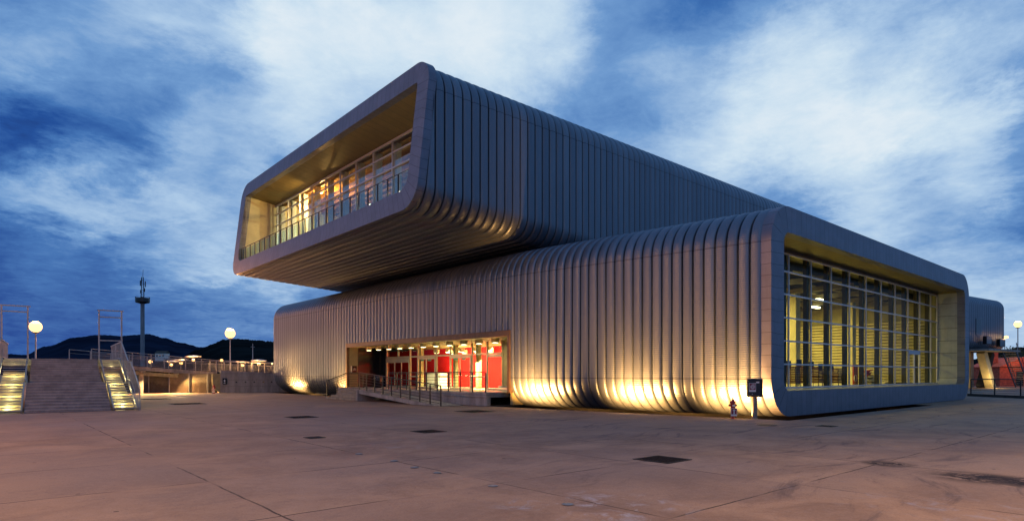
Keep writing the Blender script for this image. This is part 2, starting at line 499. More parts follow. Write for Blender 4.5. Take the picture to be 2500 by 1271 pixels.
class MB:
    """collects shapes; build() links them as ONE mesh object"""

    def __init__(self):
        self.v, self.f, self.run = [], [], []

    def add(self, vs, fs):
        k = len(self.v)
        self.v += [tuple(p) for p in vs]
        self.f += [tuple(i + k for i in q) for q in fs]
        return self

    def box(self, x0, x1, y0, y1, z0, z1):
        return self.add([(x, y, z) for z in (z0, z1) for y in (y0, y1) for x in (x0, x1)],
                        [(0, 2, 3, 1), (4, 5, 7, 6), (0, 1, 5, 4), (2, 6, 7, 3), (0, 4, 6, 2), (1, 3, 7, 5)])

    def obox(self, c, ax, ay, az):
        """box from centre and three half-axis vectors"""
        c, ax, ay, az = map(Vector, (c, ax, ay, az))
        return self.add([c + i * ax + j * ay + k * az for k in (-1, 1) for j in (-1, 1) for i in (-1, 1)],
                        [(0, 2, 3, 1), (4, 5, 7, 6), (0, 1, 5, 4), (2, 6, 7, 3), (0, 4, 6, 2), (1, 3, 7, 5)])

    def bar(self, p, q, wd, ht=None, up=(0, 0, 1)):
        p, q = Vector(p), Vector(q)
        ht = wd if ht is None else ht
        d = (q - p)
        z = Vector(up)
        s = d.cross(z)
        if s.length < 1e-6:
            z = Vector((1, 0, 0))
            s = d.cross(z)
        s.normalize()
        z = s.cross(d).normalized()
        return self.obox((p + q) / 2, d / 2, s * wd / 2, z * ht / 2)

    def tube(self, p, q, r0, r1=None, n=10):
        p, q = Vector(p), Vector(q)
        r1 = r0 if r1 is None else r1
        d = (q - p).normalized()
        s = d.cross(Vector((0, 0, 1)))
        if s.length < 1e-4:
            s = Vector((1, 0, 0))
        s.normalize()
        z = s.cross(d)
        vs = []
        for c, r in ((p, r0), (q, r1)):
            for i in range(n):
                a = 2 * math.pi * i / n
                vs.append(c + s * r * math.cos(a) + z * r * math.sin(a))
        fs = [(i, (i + 1) % n, n + (i + 1) % n, n + i) for i in range(n)]
        fs += [tuple(range(n - 1, -1, -1)), tuple(range(n, 2 * n))]
        return self.add(vs, fs)

    def path(self, pts, r, n=8):
        for a, b in zip(pts[:-1], pts[1:]):
            self.tube(a, b, r, r, n)
        return self

    def lathe(self, prof, n=20, c=(0, 0, 0)):
        vs, fs = [], []
        for r, z in prof:
            for i in range(n):
                a = 2 * math.pi * i / n
                vs.append((c[0] + r * math.cos(a), c[1] + r * math.sin(a), c[2] + z))
        for j in range(len(prof) - 1):
            for i in range(n):
                a, b_ = j * n + i, j * n + (i + 1) % n
                fs.append((a, b_, b_ + n, a + n))
        fs.append(tuple(range(n - 1, -1, -1)))
        fs.append(tuple(range((len(prof) - 1) * n, len(prof) * n)))
        return self.add(vs, fs)

    def prism(self, poly, z0, z1):
        n = len(poly)
        vs = [(x, y, z0) for x, y in poly] + [(x, y, z1) for x, y in poly]
        fs = [(i, (i + 1) % n, n + (i + 1) % n, n + i) for i in range(n)] + [tuple(range(n - 1, -1, -1)), tuple(range(n, 2 * n))]
        return self.add(vs, fs)

    def build(self, name, mat, parent=None, world=True, smooth=False, bevel=0.0, sharp=35):
        me = bpy.data.meshes.new(name)
        off = Vector((0, 0, 0))
        if parent is not None and world:
            off = BASE.get(parent, Vector((0, 0, 0)))
        me.from_pydata([(x - off.x, y - off.y, z - off.z) for x, y, z in self.v], [], self.f)
        if self.run:
            a = me.attributes.new('run', 'FLOAT', 'POINT')
            a.data.foreach_set('value', np.array(self.run, dtype=np.float32))
        me.update()
        if smooth:
            me.shade_smooth()
            me.set_sharp_from_angle(angle=R(sharp))
        me.materials.append(mat)
        o = bpy.data.objects.new(name, me)
        COL.objects.link(o)
        if parent is not None:
            o.parent = parent
            BASE[o] = off
        if bevel > 0:
            md = o.modifiers.new('bevel', 'BEVEL')
            md.width = bevel
            md.segments = 2
            md.limit_method = 'ANGLE'
        return o


def tag(o, label=None, cat=None, group=None, kind=None):
    if label:
        o['label'] = label
    if cat:
        o['category'] = cat
    if group:
        o['group'] = group
    if kind:
        o['kind'] = kind
    return o


def empty(name, loc, label, cat, group=None, rz=0.0):
    o = bpy.data.objects.new(name, None)
    COL.objects.link(o)
    o.location = loc
    o.rotation_euler = (0, 0, rz)
    BASE[o] = Vector(loc)
    return tag(o, label, cat, group)


def copy_tree(o, parent=None):
    c = o.copy()
    COL.objects.link(c)
    if parent is not None:
        c.parent = parent
    for ch in list(o.children):
        copy_tree(ch, c)
    return c


def lamp(name, kind, loc, energy, col, parent=None, size=0.1, aim=None, spot=None, blend=1.0, size_y=None):
    ld = bpy.data.lights.new(name, kind)
    ld.energy = energy
    ld.color = col
    if kind == 'AREA':
        ld.size = size
        if size_y:
            ld.shape = 'RECTANGLE'
            ld.size_y = size_y
    else:
        ld.shadow_soft_size = size
    if kind == 'SPOT':
        ld.spot_size = R(spot)
        ld.spot_blend = blend
    o = bpy.data.objects.new(name, ld)
    COL.objects.link(o)
    o.location = loc
    if aim is not None:
        o.rotation_euler = (Vector(aim) - Vector(loc)).to_track_quat('-Z', 'Y').to_euler()
    if parent is not None:
        o.parent = parent
        o.location = Vector(loc) - BASE.get(parent, Vector((0, 0, 0)))
    return o


def rounded(a0, a1, z0, z1, r0, r1, narc=12, extra=()):
    """rounded rectangle outline, counter-clockwise seen with a to the right, z up; starts at the low-a wall.
    r0 radius of the two bottom corners, r1 of the two top corners. Returns rows (a, z, na, nz)."""
    out = []
    zs = [z1 - r1] + sorted([e for e in extra if z0 + r0 < e < z1 - r1], reverse=True) + [z0 + r0]
    for z in zs:
        out.append((a0, z, -1, 0))
    for i in range(1, narc + 1):
        t = math.pi + (math.pi / 2) * i / narc
        out.append((a0 + r0 + r0 * math.cos(t), z0 + r0 + r0 * math.sin(t), math.cos(t), math.sin(t)))
    for i in range(0, narc + 1):
        t = 1.5 * math.pi + (math.pi / 2) * i / narc
        out.append((a1 - r0 + r0 * math.cos(t), z0 + r0 + r0 * math.sin(t), math.cos(t), math.sin(t)))
    for i in range(0, narc + 1):
        t = (math.pi / 2) * i / narc
        out.append((a1 - r1 + r1 * math.cos(t), z1 - r1 + r1 * math.sin(t), math.cos(t), math.sin(t)))
    for i in range(0, narc):
        t = math.pi / 2 + (math.pi / 2) * i / narc
        out.append((a0 + r1 + r1 * math.cos(t), z1 - r1 + r1 * math.sin(t), math.cos(t), math.sin(t)))
    return out


RIB_U = (0.0, 0.045, 0.055, 0.09, 0.16, 0.30, 0.5, 0.70, 0.84, 0.91, 0.945, 0.955)


def rib_h(u, H):
    e = min(u, 1 - u)      # broad flat pan, rolled shoulders, deep narrow joint
    if e < 0.05:
        return -0.06
    return H * (1 - 0.75 * max(0.0, 1 - (e - 0.05) / 0.20) ** 2.2)


def ribbed_shell(t0, pitch, n, section, place, H=0.085, keep=None, cap=True):
    """tube of n sheets, each a shallow convex rib; section(t) outline, place(t, a, z) -> point"""
    mb = MB()
    st = [(t0 + (k + u) * pitch, rib_h(u, H)) for k in range(n) for u in RIB_U] + [(t0 + n * pitch, -0.06)]
    m = None
    for t, h in st:
        sec = section(t)
        m = len(sec)
        mb.v += [place(t, a + na * h, z + nz * h) for a, z, na, nz in sec]
        mb.run += [(t - t0) / pitch + 0.002] * m
    for j in range(len(st) - 1):
        tm = (st[j][0] + st[j + 1][0]) / 2
        for i in range(m):
            i2 = (i + 1) % m
            if keep is not None:
                p = mb.v[j * m + i]
                q = mb.v[j * m + i2]
                if not keep(tm, (p[0] + q[0]) / 2, (p[2] + q[2]) / 2):
                    continue
            mb.f.append((j * m + i, j * m + i2, (j + 1) * m + i2, (j + 1) * m + i))
    if cap:
        mb.f.append(tuple((len(st) - 1) * m + i for i in range(m)))
    return mb


def ring_frame(outer, inner, front, back, depth_out):
    """border ring between two outlines with the same point count.
    front(a,z) / back(a,z,depth) give points; returns ring MB with face, outer band"""
    mb = MB()
    m = len(outer)
    run, acc_ = [], 0.0
    for i in range(m):
        if i:
            acc_ += math.hypot((inner[i][0] + outer[i][0] - inner[i - 1][0] - outer[i - 1][0]) / 2,
                               (inner[i][1] + outer[i][1] - inner[i - 1][1] - outer[i - 1][1]) / 2)
        run.append(acc_)
    rows = [[back(a, z, depth_out) for a, z, *_ in outer], [front(a, z) for a, z, *_ in outer],
            [front(a, z) for a, z, *_ in inner], [back(a, z, depth_out) for a, z, *_ in inner]]
    for rw in rows:
        mb.v += [tuple(p) for p in rw]
        mb.run += run
    for k in range(3):
        for i in range(m):
            i2 = (i + 1) % m
            mb.f.append((k * m + i, (k + 1) * m + i, (k + 1) * m + i2, k * m + i2))
    return mb


# ================================================================== SETTING
X_WALL, Y_END = 20.0, 10.6          # long wall plane, near end facade plane
Z_BOT, Z_TOP, RC = 0.08, 7.8, 1.35
X_FAR, Y_FAR = 48.3, 55.6


def wall_x(y):
    k = 0.55
    q = (22.66 - y) / k
    return X_WALL + 0.142 * k * (math.log1p(math.exp(q)) if q < 30 else q)


# trenches along the building foot, cut out of the plaza sheet
def edge_x(y):
    return wall_x(y) - 0.62


tr1 = [(21.2, 9.75)] + [(edge_x(y), y) for y in (13, 16, 19, 21, 22, 22.7, 23.4, 23.9)] + [(24.0, 23.9), (24.0, 12.4), (37.5, 12.4), (37.5, 9.75)]
tr2 = [(19.40, 42.2), (19.40, 55.3), (21.6, 55.3), (21.6, 42.2)]
big = [(-4000, -4000), (6000, -4000), (6000, 6000), (-4000, 6000)]
loops = [[Vector((x, y, 0)) for x, y in lp] for lp in (big, tr1, tr2)]
flat = [p for lp in loops for p in lp]
g = MB()
g.add(flat, [tuple(t) for t in tessellate_polygon(loops)])
gr = g.build('ground', M['plaza'])
tag(gr, kind='structure')
if gr.data.polygons[0].normal.z < 0:
    gr.data.flip_normals()

for lp in (tr1, tr2):
    t_ = MB()
    n_ = len(lp)
    t_.add([(x, y, 0) for x, y in lp] + [(x, y, -0.42) for x, y in lp],
           [(i, (i + 1) % n_, n_ + (i + 1) % n_, n_ + i) for i in range(n_)] + [tuple(range(n_, 2 * n_))])
    tag(t_.build('ground_trench', M['darkc']), kind='structure')


# ------------------------------------------------------------------ hills (real relief, far away)
def hills(name, ridge, d, depth, mat, seed, rough, cols=220):
    rnd = random.Random(seed)
    ph = [(rnd.uniform(0, 6.28), rnd.uniform(0.7, 1.3)) for _ in range(14)]
    mb = MB()
    x0, x1 = ridge[0][0], ridge[-1][0]
    rows = 9
    for j in range(rows):
        fr_ = j / (rows - 1)
        dd = d - depth * (1 - fr_ * 1.0) if fr_ <= 1 else d
        for i in range(cols):
            px = x0 + (x1 - x0) * i / (cols - 1)
            for (ax, ay), (bx, by) in zip(ridge[:-1], ridge[1:]):
                if ax <= px <= bx:
                    tt = (px - ax) / (bx - ax)
                    tt = tt * tt * (3 - 2 * tt)
                    py = ay + (by - ay) * tt
                    break
            zz = EYE + (HY - py) * d / FPX
            nz_ = sum(math.sin(px * 0.02 * (2 ** (q * 0.55)) * s_ + p_ + j * 1.7 * (q > 3)) / (1.35 ** q) for q, (p_, s_) in enumerate(ph))
            z = zz * (math.sin(fr_ * math.pi / 2) ** 0.8) + rough * nz_ * (0.3 + fr_)
            if j == 0:
                z = -2
            P = at(px, HY, dd)
            mb.v.append((P.x, P.y, max(z, -2) + (rnd.uniform(0, rough * 1.5) if fr_ > 0.6 else 0)))
    for i in range(cols):   # back slope
        P = at(x0 + (x1 - x0) * i / (cols - 1), HY, d + depth * 0.6)
        mb.v.append((P.x, P.y, -2))
    for j in range(rows):
        for i in range(cols - 1):
            a = j * cols + i
            mb.f.append((a, a + 1, a + cols + 1, a + cols))
    return tag(mb.build(name, mat, smooth=True, sharp=80), kind='structure')


hills('hills', [(-500, 880), (-100, 874), (60, 868), (110, 850), (180, 830), (235, 822), (290, 826), (330, 824), (365, 823), (400, 829), (440, 840), (500, 850), (560, 858), (760, 866), (900, 872)],
      1500, 700, M['hill_far'], 3, 0.9, 360)
hills('wooded_hills', [(300, 905), (440, 880), (480, 856), (520, 844), (545, 834), (575, 829), (620, 834), (650, 838), (690, 836), (800, 846), (950, 880)],
      420, 180, M['hill_near'], 5, 0.45, 300)
hills('wooded_hills.001', [(2330, 900), (2420, 862), (2455, 854), (2500, 850), (2600, 846), (2900, 855), (3100, 900)], 260, 90, M['hill_near'], 9, 0.35, 200)

# ================================================================== THE BUILDING
bld = empty('ribbed_building', (X_WALL + 6, Y_END + 10, 0),
            'two stacked ribbed metal halls, the upper one cantilevered over the lower, with glazed ends', 'building')

# ---- lower volume -------------------------------------------------
PITCH = 0.44
T0 = Y_END + 0.35
CUT0, CUT1, Z_LINT = T0 + 28 * PITCH, T0 + 68 * PITCH, 3.78


def sec_low(y):
    return rounded(wall_x(y), X_FAR, Z_BOT, Z_TOP, RC, RC, 12, (Z_LINT,))


def keep_low(t, x, z):
    return not (CUT0 < t < CUT1 and z < Z_LINT - 0.001 and x < X_WALL + 3.2)


low = ribbed_shell(T0, PITCH, 101, sec_low, lambda t, a, z: (a, t, z), 0.095, keep_low).build('lower_volume', M['rib'], bld, smooth=True)

# end frame of the lower volume
x_l = wall_x(Y_END) - 0.10
outer = rounded(x_l, X_FAR + 0.1, Z_BOT - 0.06, Z_TOP + 0.10, RC + 0.1, RC + 0.1, 12)
inner = rounded(x_l + 1.0, X_FAR - 0.85, 0.98, 6.92, 0.42, 0.42, 12)
ring_frame(outer, inner, lambda a, z: (a, Y_END, z), lambda a, z, d: (a, Y_END + d, z), 0.42).build('end_frame', M['frame'], low, smooth=True, sharp=30)
# reveal running back to the glass: soffit, side linings, sill
YG = 12.15
xi0, xi1 = x_l + 1.0, X_FAR - 0.85


def reveal_strip(name, rng, mat, y0, y1, parent):
    mb = MB()
    k = len(rng)
    acc_ = 0
    for j, y in enumerate((y0, y1)):
        for i in range(k):
            a, z = rng[i][0], rng[i][1]
            mb.v.append((a, y, z))
            mb.run.append((a + z) if True else 0)
    mb.f = [(i, i + 1, k + i + 1, k + i) for i in range(k - 1)]
    return mb.build(name, mat, parent, smooth=True, sharp=30)


nI = len(inner)
# outline order: low-a wall (2), arc (12), bottom-right arc 13, top-right arc 13, top-left arc 12
reveal_strip('side_lining', inner[0:8], M['reveal'], Y_END + 0.42, YG, low)
reveal_strip('sill', inner[7:21], M['reveal'], Y_END + 0.42, YG, low)
reveal_strip('side_lining', inner[20:34], M['reveal'], Y_END + 0.42, YG, low)
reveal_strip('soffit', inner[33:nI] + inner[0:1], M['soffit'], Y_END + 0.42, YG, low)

# curtain wall of the lower hall
gl = MB().box(xi0 + 0.02, xi1 - 0.02, YG, YG + 0.02, 1.0, 6.9).build('glass_pane', M['glass'], low)
mx = [27.47 * 21.7 / 22.6 + 0 for _ in (0,)]
mull_px = [1922.5, 1977.5, 2026.8, 2071.2, 2112.5, 2149, 2182.8, 2214, 2243.5, 2270]
mull_x = [x_on_y(p, YG) for p in mull_px]
stp = (mull_x[-1] - mull_x[0]) / 9
mull_x = [mull_x[0] + stp * k for k in range(-1, 10)] + [xi1 - 0.08]
rows_z = [1.03, 2.03, 3.02, 4.01, 5.0, 5.97, 6.72]
mb = MB()
for x in mull_x:
    mb.box(x - 0.035, x + 0.035, YG - 0.07, YG - 0.004, 1.0, 6.74)
for z in rows_z:
    mb.box(xi0 + 0.02, xi1 - 0.02, YG - 0.078, YG - 0.012, z - 0.032, z + 0.032)
mb.build('mullion_grid', M['mullion'], low)
MB().box(xi0 + 0.02, xi1 - 0.02, YG - 0.06, YG + 0.05, 6.78, 6.915).build('glazing_header', M['bronze'], low)
fins = MB()
for x in mull_x[:-1]:
    fins.box(x - 0.16, x + 0.04, YG + 0.06, YG + 0.24, 0.97, 6.9)
fins.build('fin', M['fin'], low)
# glazed door in the curtain wall
dx0, dx1 = mull_x[8] + 0.06, mull_x[9] - 0.06
mb = MB()
for a, b_ in ((dx0, dx0 + 0.09), (dx1 - 0.09, dx1), ((dx0 + dx1) / 2 - 0.05, (dx0 + dx1) / 2 + 0.05)):
    mb.box(a, b_, YG - 0.09, YG - 0.005, 1.0, 2.86)
mb.box(dx0, dx1, YG - 0.094, YG - 0.005, 2.80, 2.98)
mb.build('glazed_door', M['mullion'], low)

# interior of the lower hall
mb = MB().box(xi0 - 0.2, X_FAR - 0.5, YG + 0.03, 27.0, 0.80, 0.96)
mb.build('hall_floor', M['floor'], low)
mb = MB().box(xi0 - 0.2, X_FAR - 0.5, YG + 0.03, 27.0, 6.93, 7.1)
for k in range(9):
    y = YG + 1.2 + k * 1.5
    mb.box(xi0, X_FAR - 0.6, y, y + 0.14, 6.55, 6.925)
for k in range(7):
    x = xi0 + 2 + k * 3.7
    mb.box(x, x + 0.2, YG + 0.8, 26.9, 6.30, 6.545)
mb.build('hall_ceiling', M['ceil'], low)
# back and side walls lined with horizontal slats
mb = MB()
mb.box(xi0 - 0.3, X_FAR - 0.4, 26.4, 26.6, 0.96, 6.93)
mb.box(X_FAR - 0.9, X_FAR - 0.6, YG + 0.04, 26.4, 0.96, 6.93)
mb.box(xi0 - 0.28, xi0 - 0.1, YG + 0.04, 26.4, 0.96, 6.93)
mb.build('hall_wall', M['olive'], low)
mb = MB()
z = 1.15
while z < 5.2:
    mb.obox(((xi0 + X_FAR) / 2, 26.26, z), ((X_FAR - xi0) / 2 - 0.9, 0, 0), (0, 0.1, 0.05), (0, -0.022, 0.05))
    mb.obox((X_FAR - 1.04, (YG + 26.1) / 2, z), (0, (26.1 - YG) / 2 - 0.4, 0), (0.1, 0, 0.05), (-0.022, 0, 0.05))
    z += 0.21
mb.build('wall_slats', M['cream'], low)
for (x, y) in ((27.2, 18.0), (33.2, 19.0), (36.4, 16.5), (40.5, 20.0), (43.5, 16.0), (30.4, 23.0), (37.5, 23.5), (46.0, 21.0)):
    MB().box(x - 0.28, x + 0.28, y - 0.28, y + 0.28, 0.96, 6.5).build('column', M['cream'], low, bevel=0.02)
mb = MB()
n_ = 60
for k in range(n_):
    xa, xb = xi0 + 0.5 + (X_FAR - xi0 - 2) * k / n_, xi0 + 0.5 + (X_FAR - xi0 - 2) * (k + 1) / n_
    mb.tube((xa, 24.2, 4.9), (xb, 24.2, 4.9), 0.36, 0.33, 14)
mb.build('air_duct', M['white'], low, smooth=True)
for (x, y) in ((25.2, 15.5), (27.2, 16.0), (31.5, 15.2), (34.5, 18.0), (39.0, 16.0), (43.0, 18.0), (29.0, 21.0), (36.0, 22.5), (45.0, 22.5)):
    MB().box(x - 0.5, x + 0.5, y - 0.12, y + 0.12, 6.1, 6.2).build('ceiling_lamp', M['ceillamp'], low)
YEL = (1.0, 0.74, 0.20)
for (x, y, e) in ((27.5, 19.0, 650), (34.5, 19.5, 800), (42.5, 19.5, 700), (34.5, 23.5, 1000)):
    lamp('hall_light', 'AREA', (x, y, 6.05), e, YEL, bld, 3.0, aim=(x, y, 0), size_y=2.2)

# ---- entrance ------------------------------------------------------
ZD = 0.68
XG = 22.5
ent = MB()
ent.box(X_WALL - 0.12, X_WALL + 0.10, CUT0 - 0.02, CUT1 + 0.2, 3.5, 3.80)
ent.box(X_WALL - 0.12, X_WALL + 0.10, CUT0 - 0.22, CUT0 - 0.02, ZD, 3.80)
ent.box(X_WALL - 0.12, X_WALL + 0.10, CUT1, CUT1 + 0.2, ZD, 3.497)
ent.build('entrance_frame', M['bronze'], bld, bevel=0.015)
ent = bld
MB().box(X_WALL + 0.10, 31, CUT0 - 0.1, CUT1 + 0.1, 3.52, 3.62).build('entrance_ceiling', M['olive'], ent)
MB().box(X_WALL + 0.10, XG + 0.1, CUT0 - 0.2, CUT0 - 0.02, ZD - 0.6, 3.515).build('entrance_side_wall', M['olive'], ent)
MB().box(X_WALL + 0.10, X_WALL + 0.75, CUT1, CUT1 + 0.18, ZD - 0.6, 3.515).build('entrance_side_wall', M['olive'], ent)
MB().box(X_WALL + 0.75, XG + 0.4, CUT1 + 0.02, CUT1 + 0.22, ZD - 0.6, 3.515).build('dark_side_panel', M['black'], ent)
mpx = [945, 973, 1002, 1021, 1066, 1100, 1153, 1190, 1234]
my = [y_on_x(p, XG) for p in mpx]
my[-1] = CUT0 + 0.05
MB().box(XG - 0.02, XG + 0.25, my[0] + 0.1, CUT1 + 0.01, ZD, 3.5).build('dark_wall_panel', M['black'], ent)
ZT = 2.80
mb = MB()
for i, y in enumerate(my):
    z0 = ZT if i == 1 else ZD
    mb.box(XG - 0.05, XG + 0.05, y - 0.045, y + 0.045, z0, 3.5)
mb.box(XG - 0.058, XG + 0.042, my[-1], my[0], ZT - 0.04, ZT + 0.05)
for a, b_ in ((2, 3), (4, 5), (6, 7)):
    mb.box(XG - 0.054, XG + 0.046, my[b_], my[a], 1.42, 1.50)
mb.build('entrance_glazing_frame', M['doorframe'], ent)
MB().box(XG - 0.01, XG + 0.01, my[-1], my[0], ZD, 3.5).build('entrance_glass', M['glass'], ent)


def double_door(y0, y1, parent, slide=False):
    mb = MB()
    zt = ZT - 0.06
    wd = 0.09
    hi = 0.32 if slide else 0.14
    mb.box(XG - 0.09, XG - 0.055, y0, y1, zt - hi, zt)
    ys = [y0, y0 + (y1 - y0) * 0.33, y0 + (y1 - y0) * 0.62, y1] if slide else [y0, (y0 + y1) / 2, y1]
    for y in ys:
        a = min(max(y - wd / 2, y0), y1 - wd)
        mb.box(XG - 0.096, XG - 0.056, a, a + wd, ZD, zt)
    mb.box(XG - 0.09, XG - 0.055, y0, y1, ZD, ZD + 0.1)
    o = mb.build('entrance_door', M['doorframe'], parent)
    for y in ys[1:-1]:
        for q in (-0.16, 0.16):
            MB().tube((XG - 0.14, y + q, 1.55), (XG - 0.14, y + q, 1.9), 0.018).build('door_handle', M['steel'], o)
    return o


double_door(my[2], my[0], ent, True)
for a, b_ in ((4, 3), (6, 5), (8, 7)):
    o = double_door(my[a] + 0.03, my[b_] - 0.03, ent)
    mid_ = (my[a] + my[b_]) / 2
    for s_ in (-1, 1):
        MB().box(XG - 0.115, XG - 0.098, mid_ + s_ * 0.42 - 0.2, mid_ + s_ * 0.42 + 0.2, ZT - 0.32, ZT - 0.21).build('exit_sign', M['green'], o)
# lobby behind the glass
MB().box(XG + 0.06, 31, CUT0 - 0.1, CUT1 + 0.1, ZD - 0.3, ZD - 0.003).build('lobby_floor', M['floor'], ent)
MB().box(26.6, 26.8, CUT0 - 0.1, y_on_x(950, 26.6), ZD, 3.52).build('lobby_wall', M['red'], ent)
MB().box(29.4, 29.6, y_on_x(950, 26.6), CUT1 + 0.1, ZD, 3.52).build('lobby_wall', M['black'], ent)
MB().box(XG + 0.06, 31, CUT0 - 0.2, CUT0 - 0.1, ZD, 3.52).build('lobby_wall', M['red'], ent)
for p in (1028, 1112, 1168):
    y = y_on_x(p, 23.6)
    MB().box(23.5, 23.75, y - 0.13, y + 0.13, ZD, 3.52).build('lobby_column', M['olive'], ent)
mb = MB()
MB().box(25.2, 25.8, y_on_x(1075, 25.2), y_on_x(1040, 25.2), ZD, ZD + 1.0).build('reception_desk', M['white'], ent)
spots_ = [(21.05, CUT0 + 0.9 + k * 1.42, 3.30, 3.518) for k in range(12)]
spots_ += [(24.6 + r_ * 1.8, CUT0 + 1.2 + k * 1.5 + r_ * 0.6, 3.1, 3.36) for r_ in range(2) for k in range(9)]
for x, y, za, zb in spots_:
    o = MB().box(x - 0.15, x + 0.15, y - 0.15, y + 0.15, za, zb).build('ceiling_lamp', M['cream'], ent)
    MB().box(x - 0.11, x + 0.11, y - 0.11, y + 0.11, za - 0.015, za - 0.003).build('lamp_lens', M['ceillamp'], o)
WARM = (1.0, 0.80, 0.42)
lamp('lobby_light', 'AREA', (24.4, 30.0, 3.05), 1500, WARM, bld, 2.0, aim=(26.5, 30.0, 0.4), size_y=5)
lamp('lobby_light', 'AREA', (24.4, 34.5, 3.05), 1500, WARM, bld, 2.0, aim=(27.6, 34.5, 1.2), size_y=5)
lamp('porch_light', 'AREA', (21.2, 28.5, 3.27), 110, WARM, bld, 0.3, aim=(21.2, 28.5, 0), size_y=9)
# notice by the entrance
nb_ = tag(MB().box(X_WALL + 0.28, X_WALL + 0.66, CUT1 - 0.03, CUT1 - 0.004, 1.75, 2.2).build('notice_sign', M['black'], bevel=0.005),
          'small black notice with pale stripe on the entrance side wall', 'sign')
mb = MB().box(X_WALL + 0.20, X_WALL + 0.27, CUT1 - 0.034, CUT1 - 0.003, 1.75, 2.2)
for k, (a, b_) in enumerate(((0.40, 0.55), (0.36, 0.60))):
    mb.box(X_WALL + a, X_WALL + b_, CUT1 - 0.036, CUT1 - 0.031, 2.0 - k * 0.08, 2.02 - k * 0.08)
mb.build('sign_text', M['signwhite'], nb_)

# ---- upper volume --------------------------------------------------
Y1, Y2 = 22.6, 47.6
ZU_T = 15.45
UT0 = 14.15


def zu_bot(x):
    return 8.86 - 0.066 * (x - 14.2)


def xf(z):
    return 14.10 + 0.12 * (z - 8.86)


def sec_up(x):
    return rounded(Y1, Y2, zu_bot(x), ZU_T, 1.08, RC, 12)


def place_up(t, a, z):
    return (max(t, xf(z) + 0.30), a, z)


up_ = ribbed_shell(UT0, 0.50, 84, sec_up, place_up, 0.10).build('upper_volume', M['rib'], bld, smooth=True)
outer = rounded(Y1 - 0.10, Y2 + 0.10, 8.80, ZU_T + 0.1, 1.12, 1.15, 12)
inner = rounded(Y1 + 0.82, Y2 - 0.9, 9.74, 14.62, 0.62, 0.16, 12)
ring_frame(outer, inner, lambda a, z: (xf(z), a, z), lambda a, z, d: (xf(z) + d, a, z), 0.40).build('end_frame', M['frame'], up_, smooth=True, sharp=30)
XU = 17.0


def reveal_up(name, rng, mat):
    mb = MB()
    k = len(rng)
    for j in range(2):
        for i in range(k):
            a, z = rng[i][0], rng[i][1]
            mb.v.append((xf(z) + 0.4, a, z) if j == 0 else (XU, a, min(z, 14.30)))
            mb.run.append(a + z)
    mb.f = [(i, i + 1, k + i + 1, k + i) for i in range(k - 1)]
    return mb.build(name, mat, up_, smooth=True, sharp=30)


nI = len(inner)
reveal_up('side_lining', inner[0:8], M['reveal'])
reveal_up('balcony_floor', inner[7:21], M['reveal'])
reveal_up('side_lining', inner[20:34], M['cream'])
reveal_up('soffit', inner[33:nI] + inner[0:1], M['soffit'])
MB().box(XU, XU + 0.02, Y1 + 0.84, Y2 - 0.92, 9.76, 14.32).build('glass_pane', M['upper_glass'], up_)
mb = MB()
y = 29.35 - 2.12 * 2
ys = []
while y < Y2 - 1.0:
    ys.append(y)
    y += 2.12
for y in ys:
    mb.box(XU - 0.09, XU - 0.004, y - 0.035, y + 0.035, 9.76, 14.2)
for z in (14.22, 13.56, 12.74):
    hgt = 0.06 if z > 14 else 0.035
    mb.box(XU - 0.098, XU - 0.012, Y1 + 0.84, Y2 - 0.92, z - hgt, z + hgt)
mb.build('mullion_grid', M['mullion'], up_)
# gallery inside
MB().box(XU + 0.03, XU + 9, Y1 + 0.6, Y2 - 0.6, 9.5, 9.72).build('gallery_floor', M['floor'], up_)
mb = MB().box(XU + 0.06, XU + 9, Y1 + 0.6, Y2 - 0.6, 14.5, 14.6)
k = 0
while XU + 0.5 + k * 0.62 < XU + 8.8:
    mb.box(XU + 0.5 + k * 0.62, XU + 0.62 + k * 0.62, Y1 + 0.7, Y2 - 0.7, 14.30, 14.498)
    k += 1
mb.build('gallery_ceiling', M['timber'], up_)
mb = MB().box(XU + 8.6, XU + 8.8, Y1 + 0.6, Y2 - 0.6, 9.72, 14.5)
mb.box(XU + 0.06, XU + 8.6, Y1 + 0.6, Y1 + 0.78, 9.72, 14.5)
mb.box(XU + 0.06, XU + 8.6, Y2 - 0.78, Y2 - 0.6, 9.72, 14.5)
mb.build('gallery_wall', M['cream'], up_)
for y in ys[::1]:
    MB().box(XU + 0.35, XU + 0.65, y + 0.25, y + 0.55, 9.72, 14.3).build('column', M['white'], up_)
for (x, y, e) in ((XU + 3.0, 44.0, 150), (XU + 4.5, 38.0, 70), (XU + 4.0, 28.0, 50)):
    lamp('gallery_light', 'AREA', (x, y, 14.2), e, (1.0, 0.83, 0.45), bld, 1.2, aim=(x - 0.6, y + 0.3, 9))
gx, gy = XU + 0.75, y_on_x(780, XU + 0.75)
MB().obox((gx, gy, 14.12), (0.16, 0, 0), (0, 0.22, 0), (0, 0, 0.06)).build('ceiling_lamp', M['lampbulb'], up_)
lamp('gallery_lamp', 'POINT', (gx, gy, 13.75), 1500, (1.0, 0.52, 0.14), bld, 0.12)
# a side lamp that throws the mullion shadows on the far lining
lamp('gallery_spot', 'SPOT', (XU + 2.4, 41.5, 12.6), 900, (1.0, 0.82, 0.42), bld, 0.06, aim=(15.4, 46.7, 11.8), spot=110, blend=0.6)
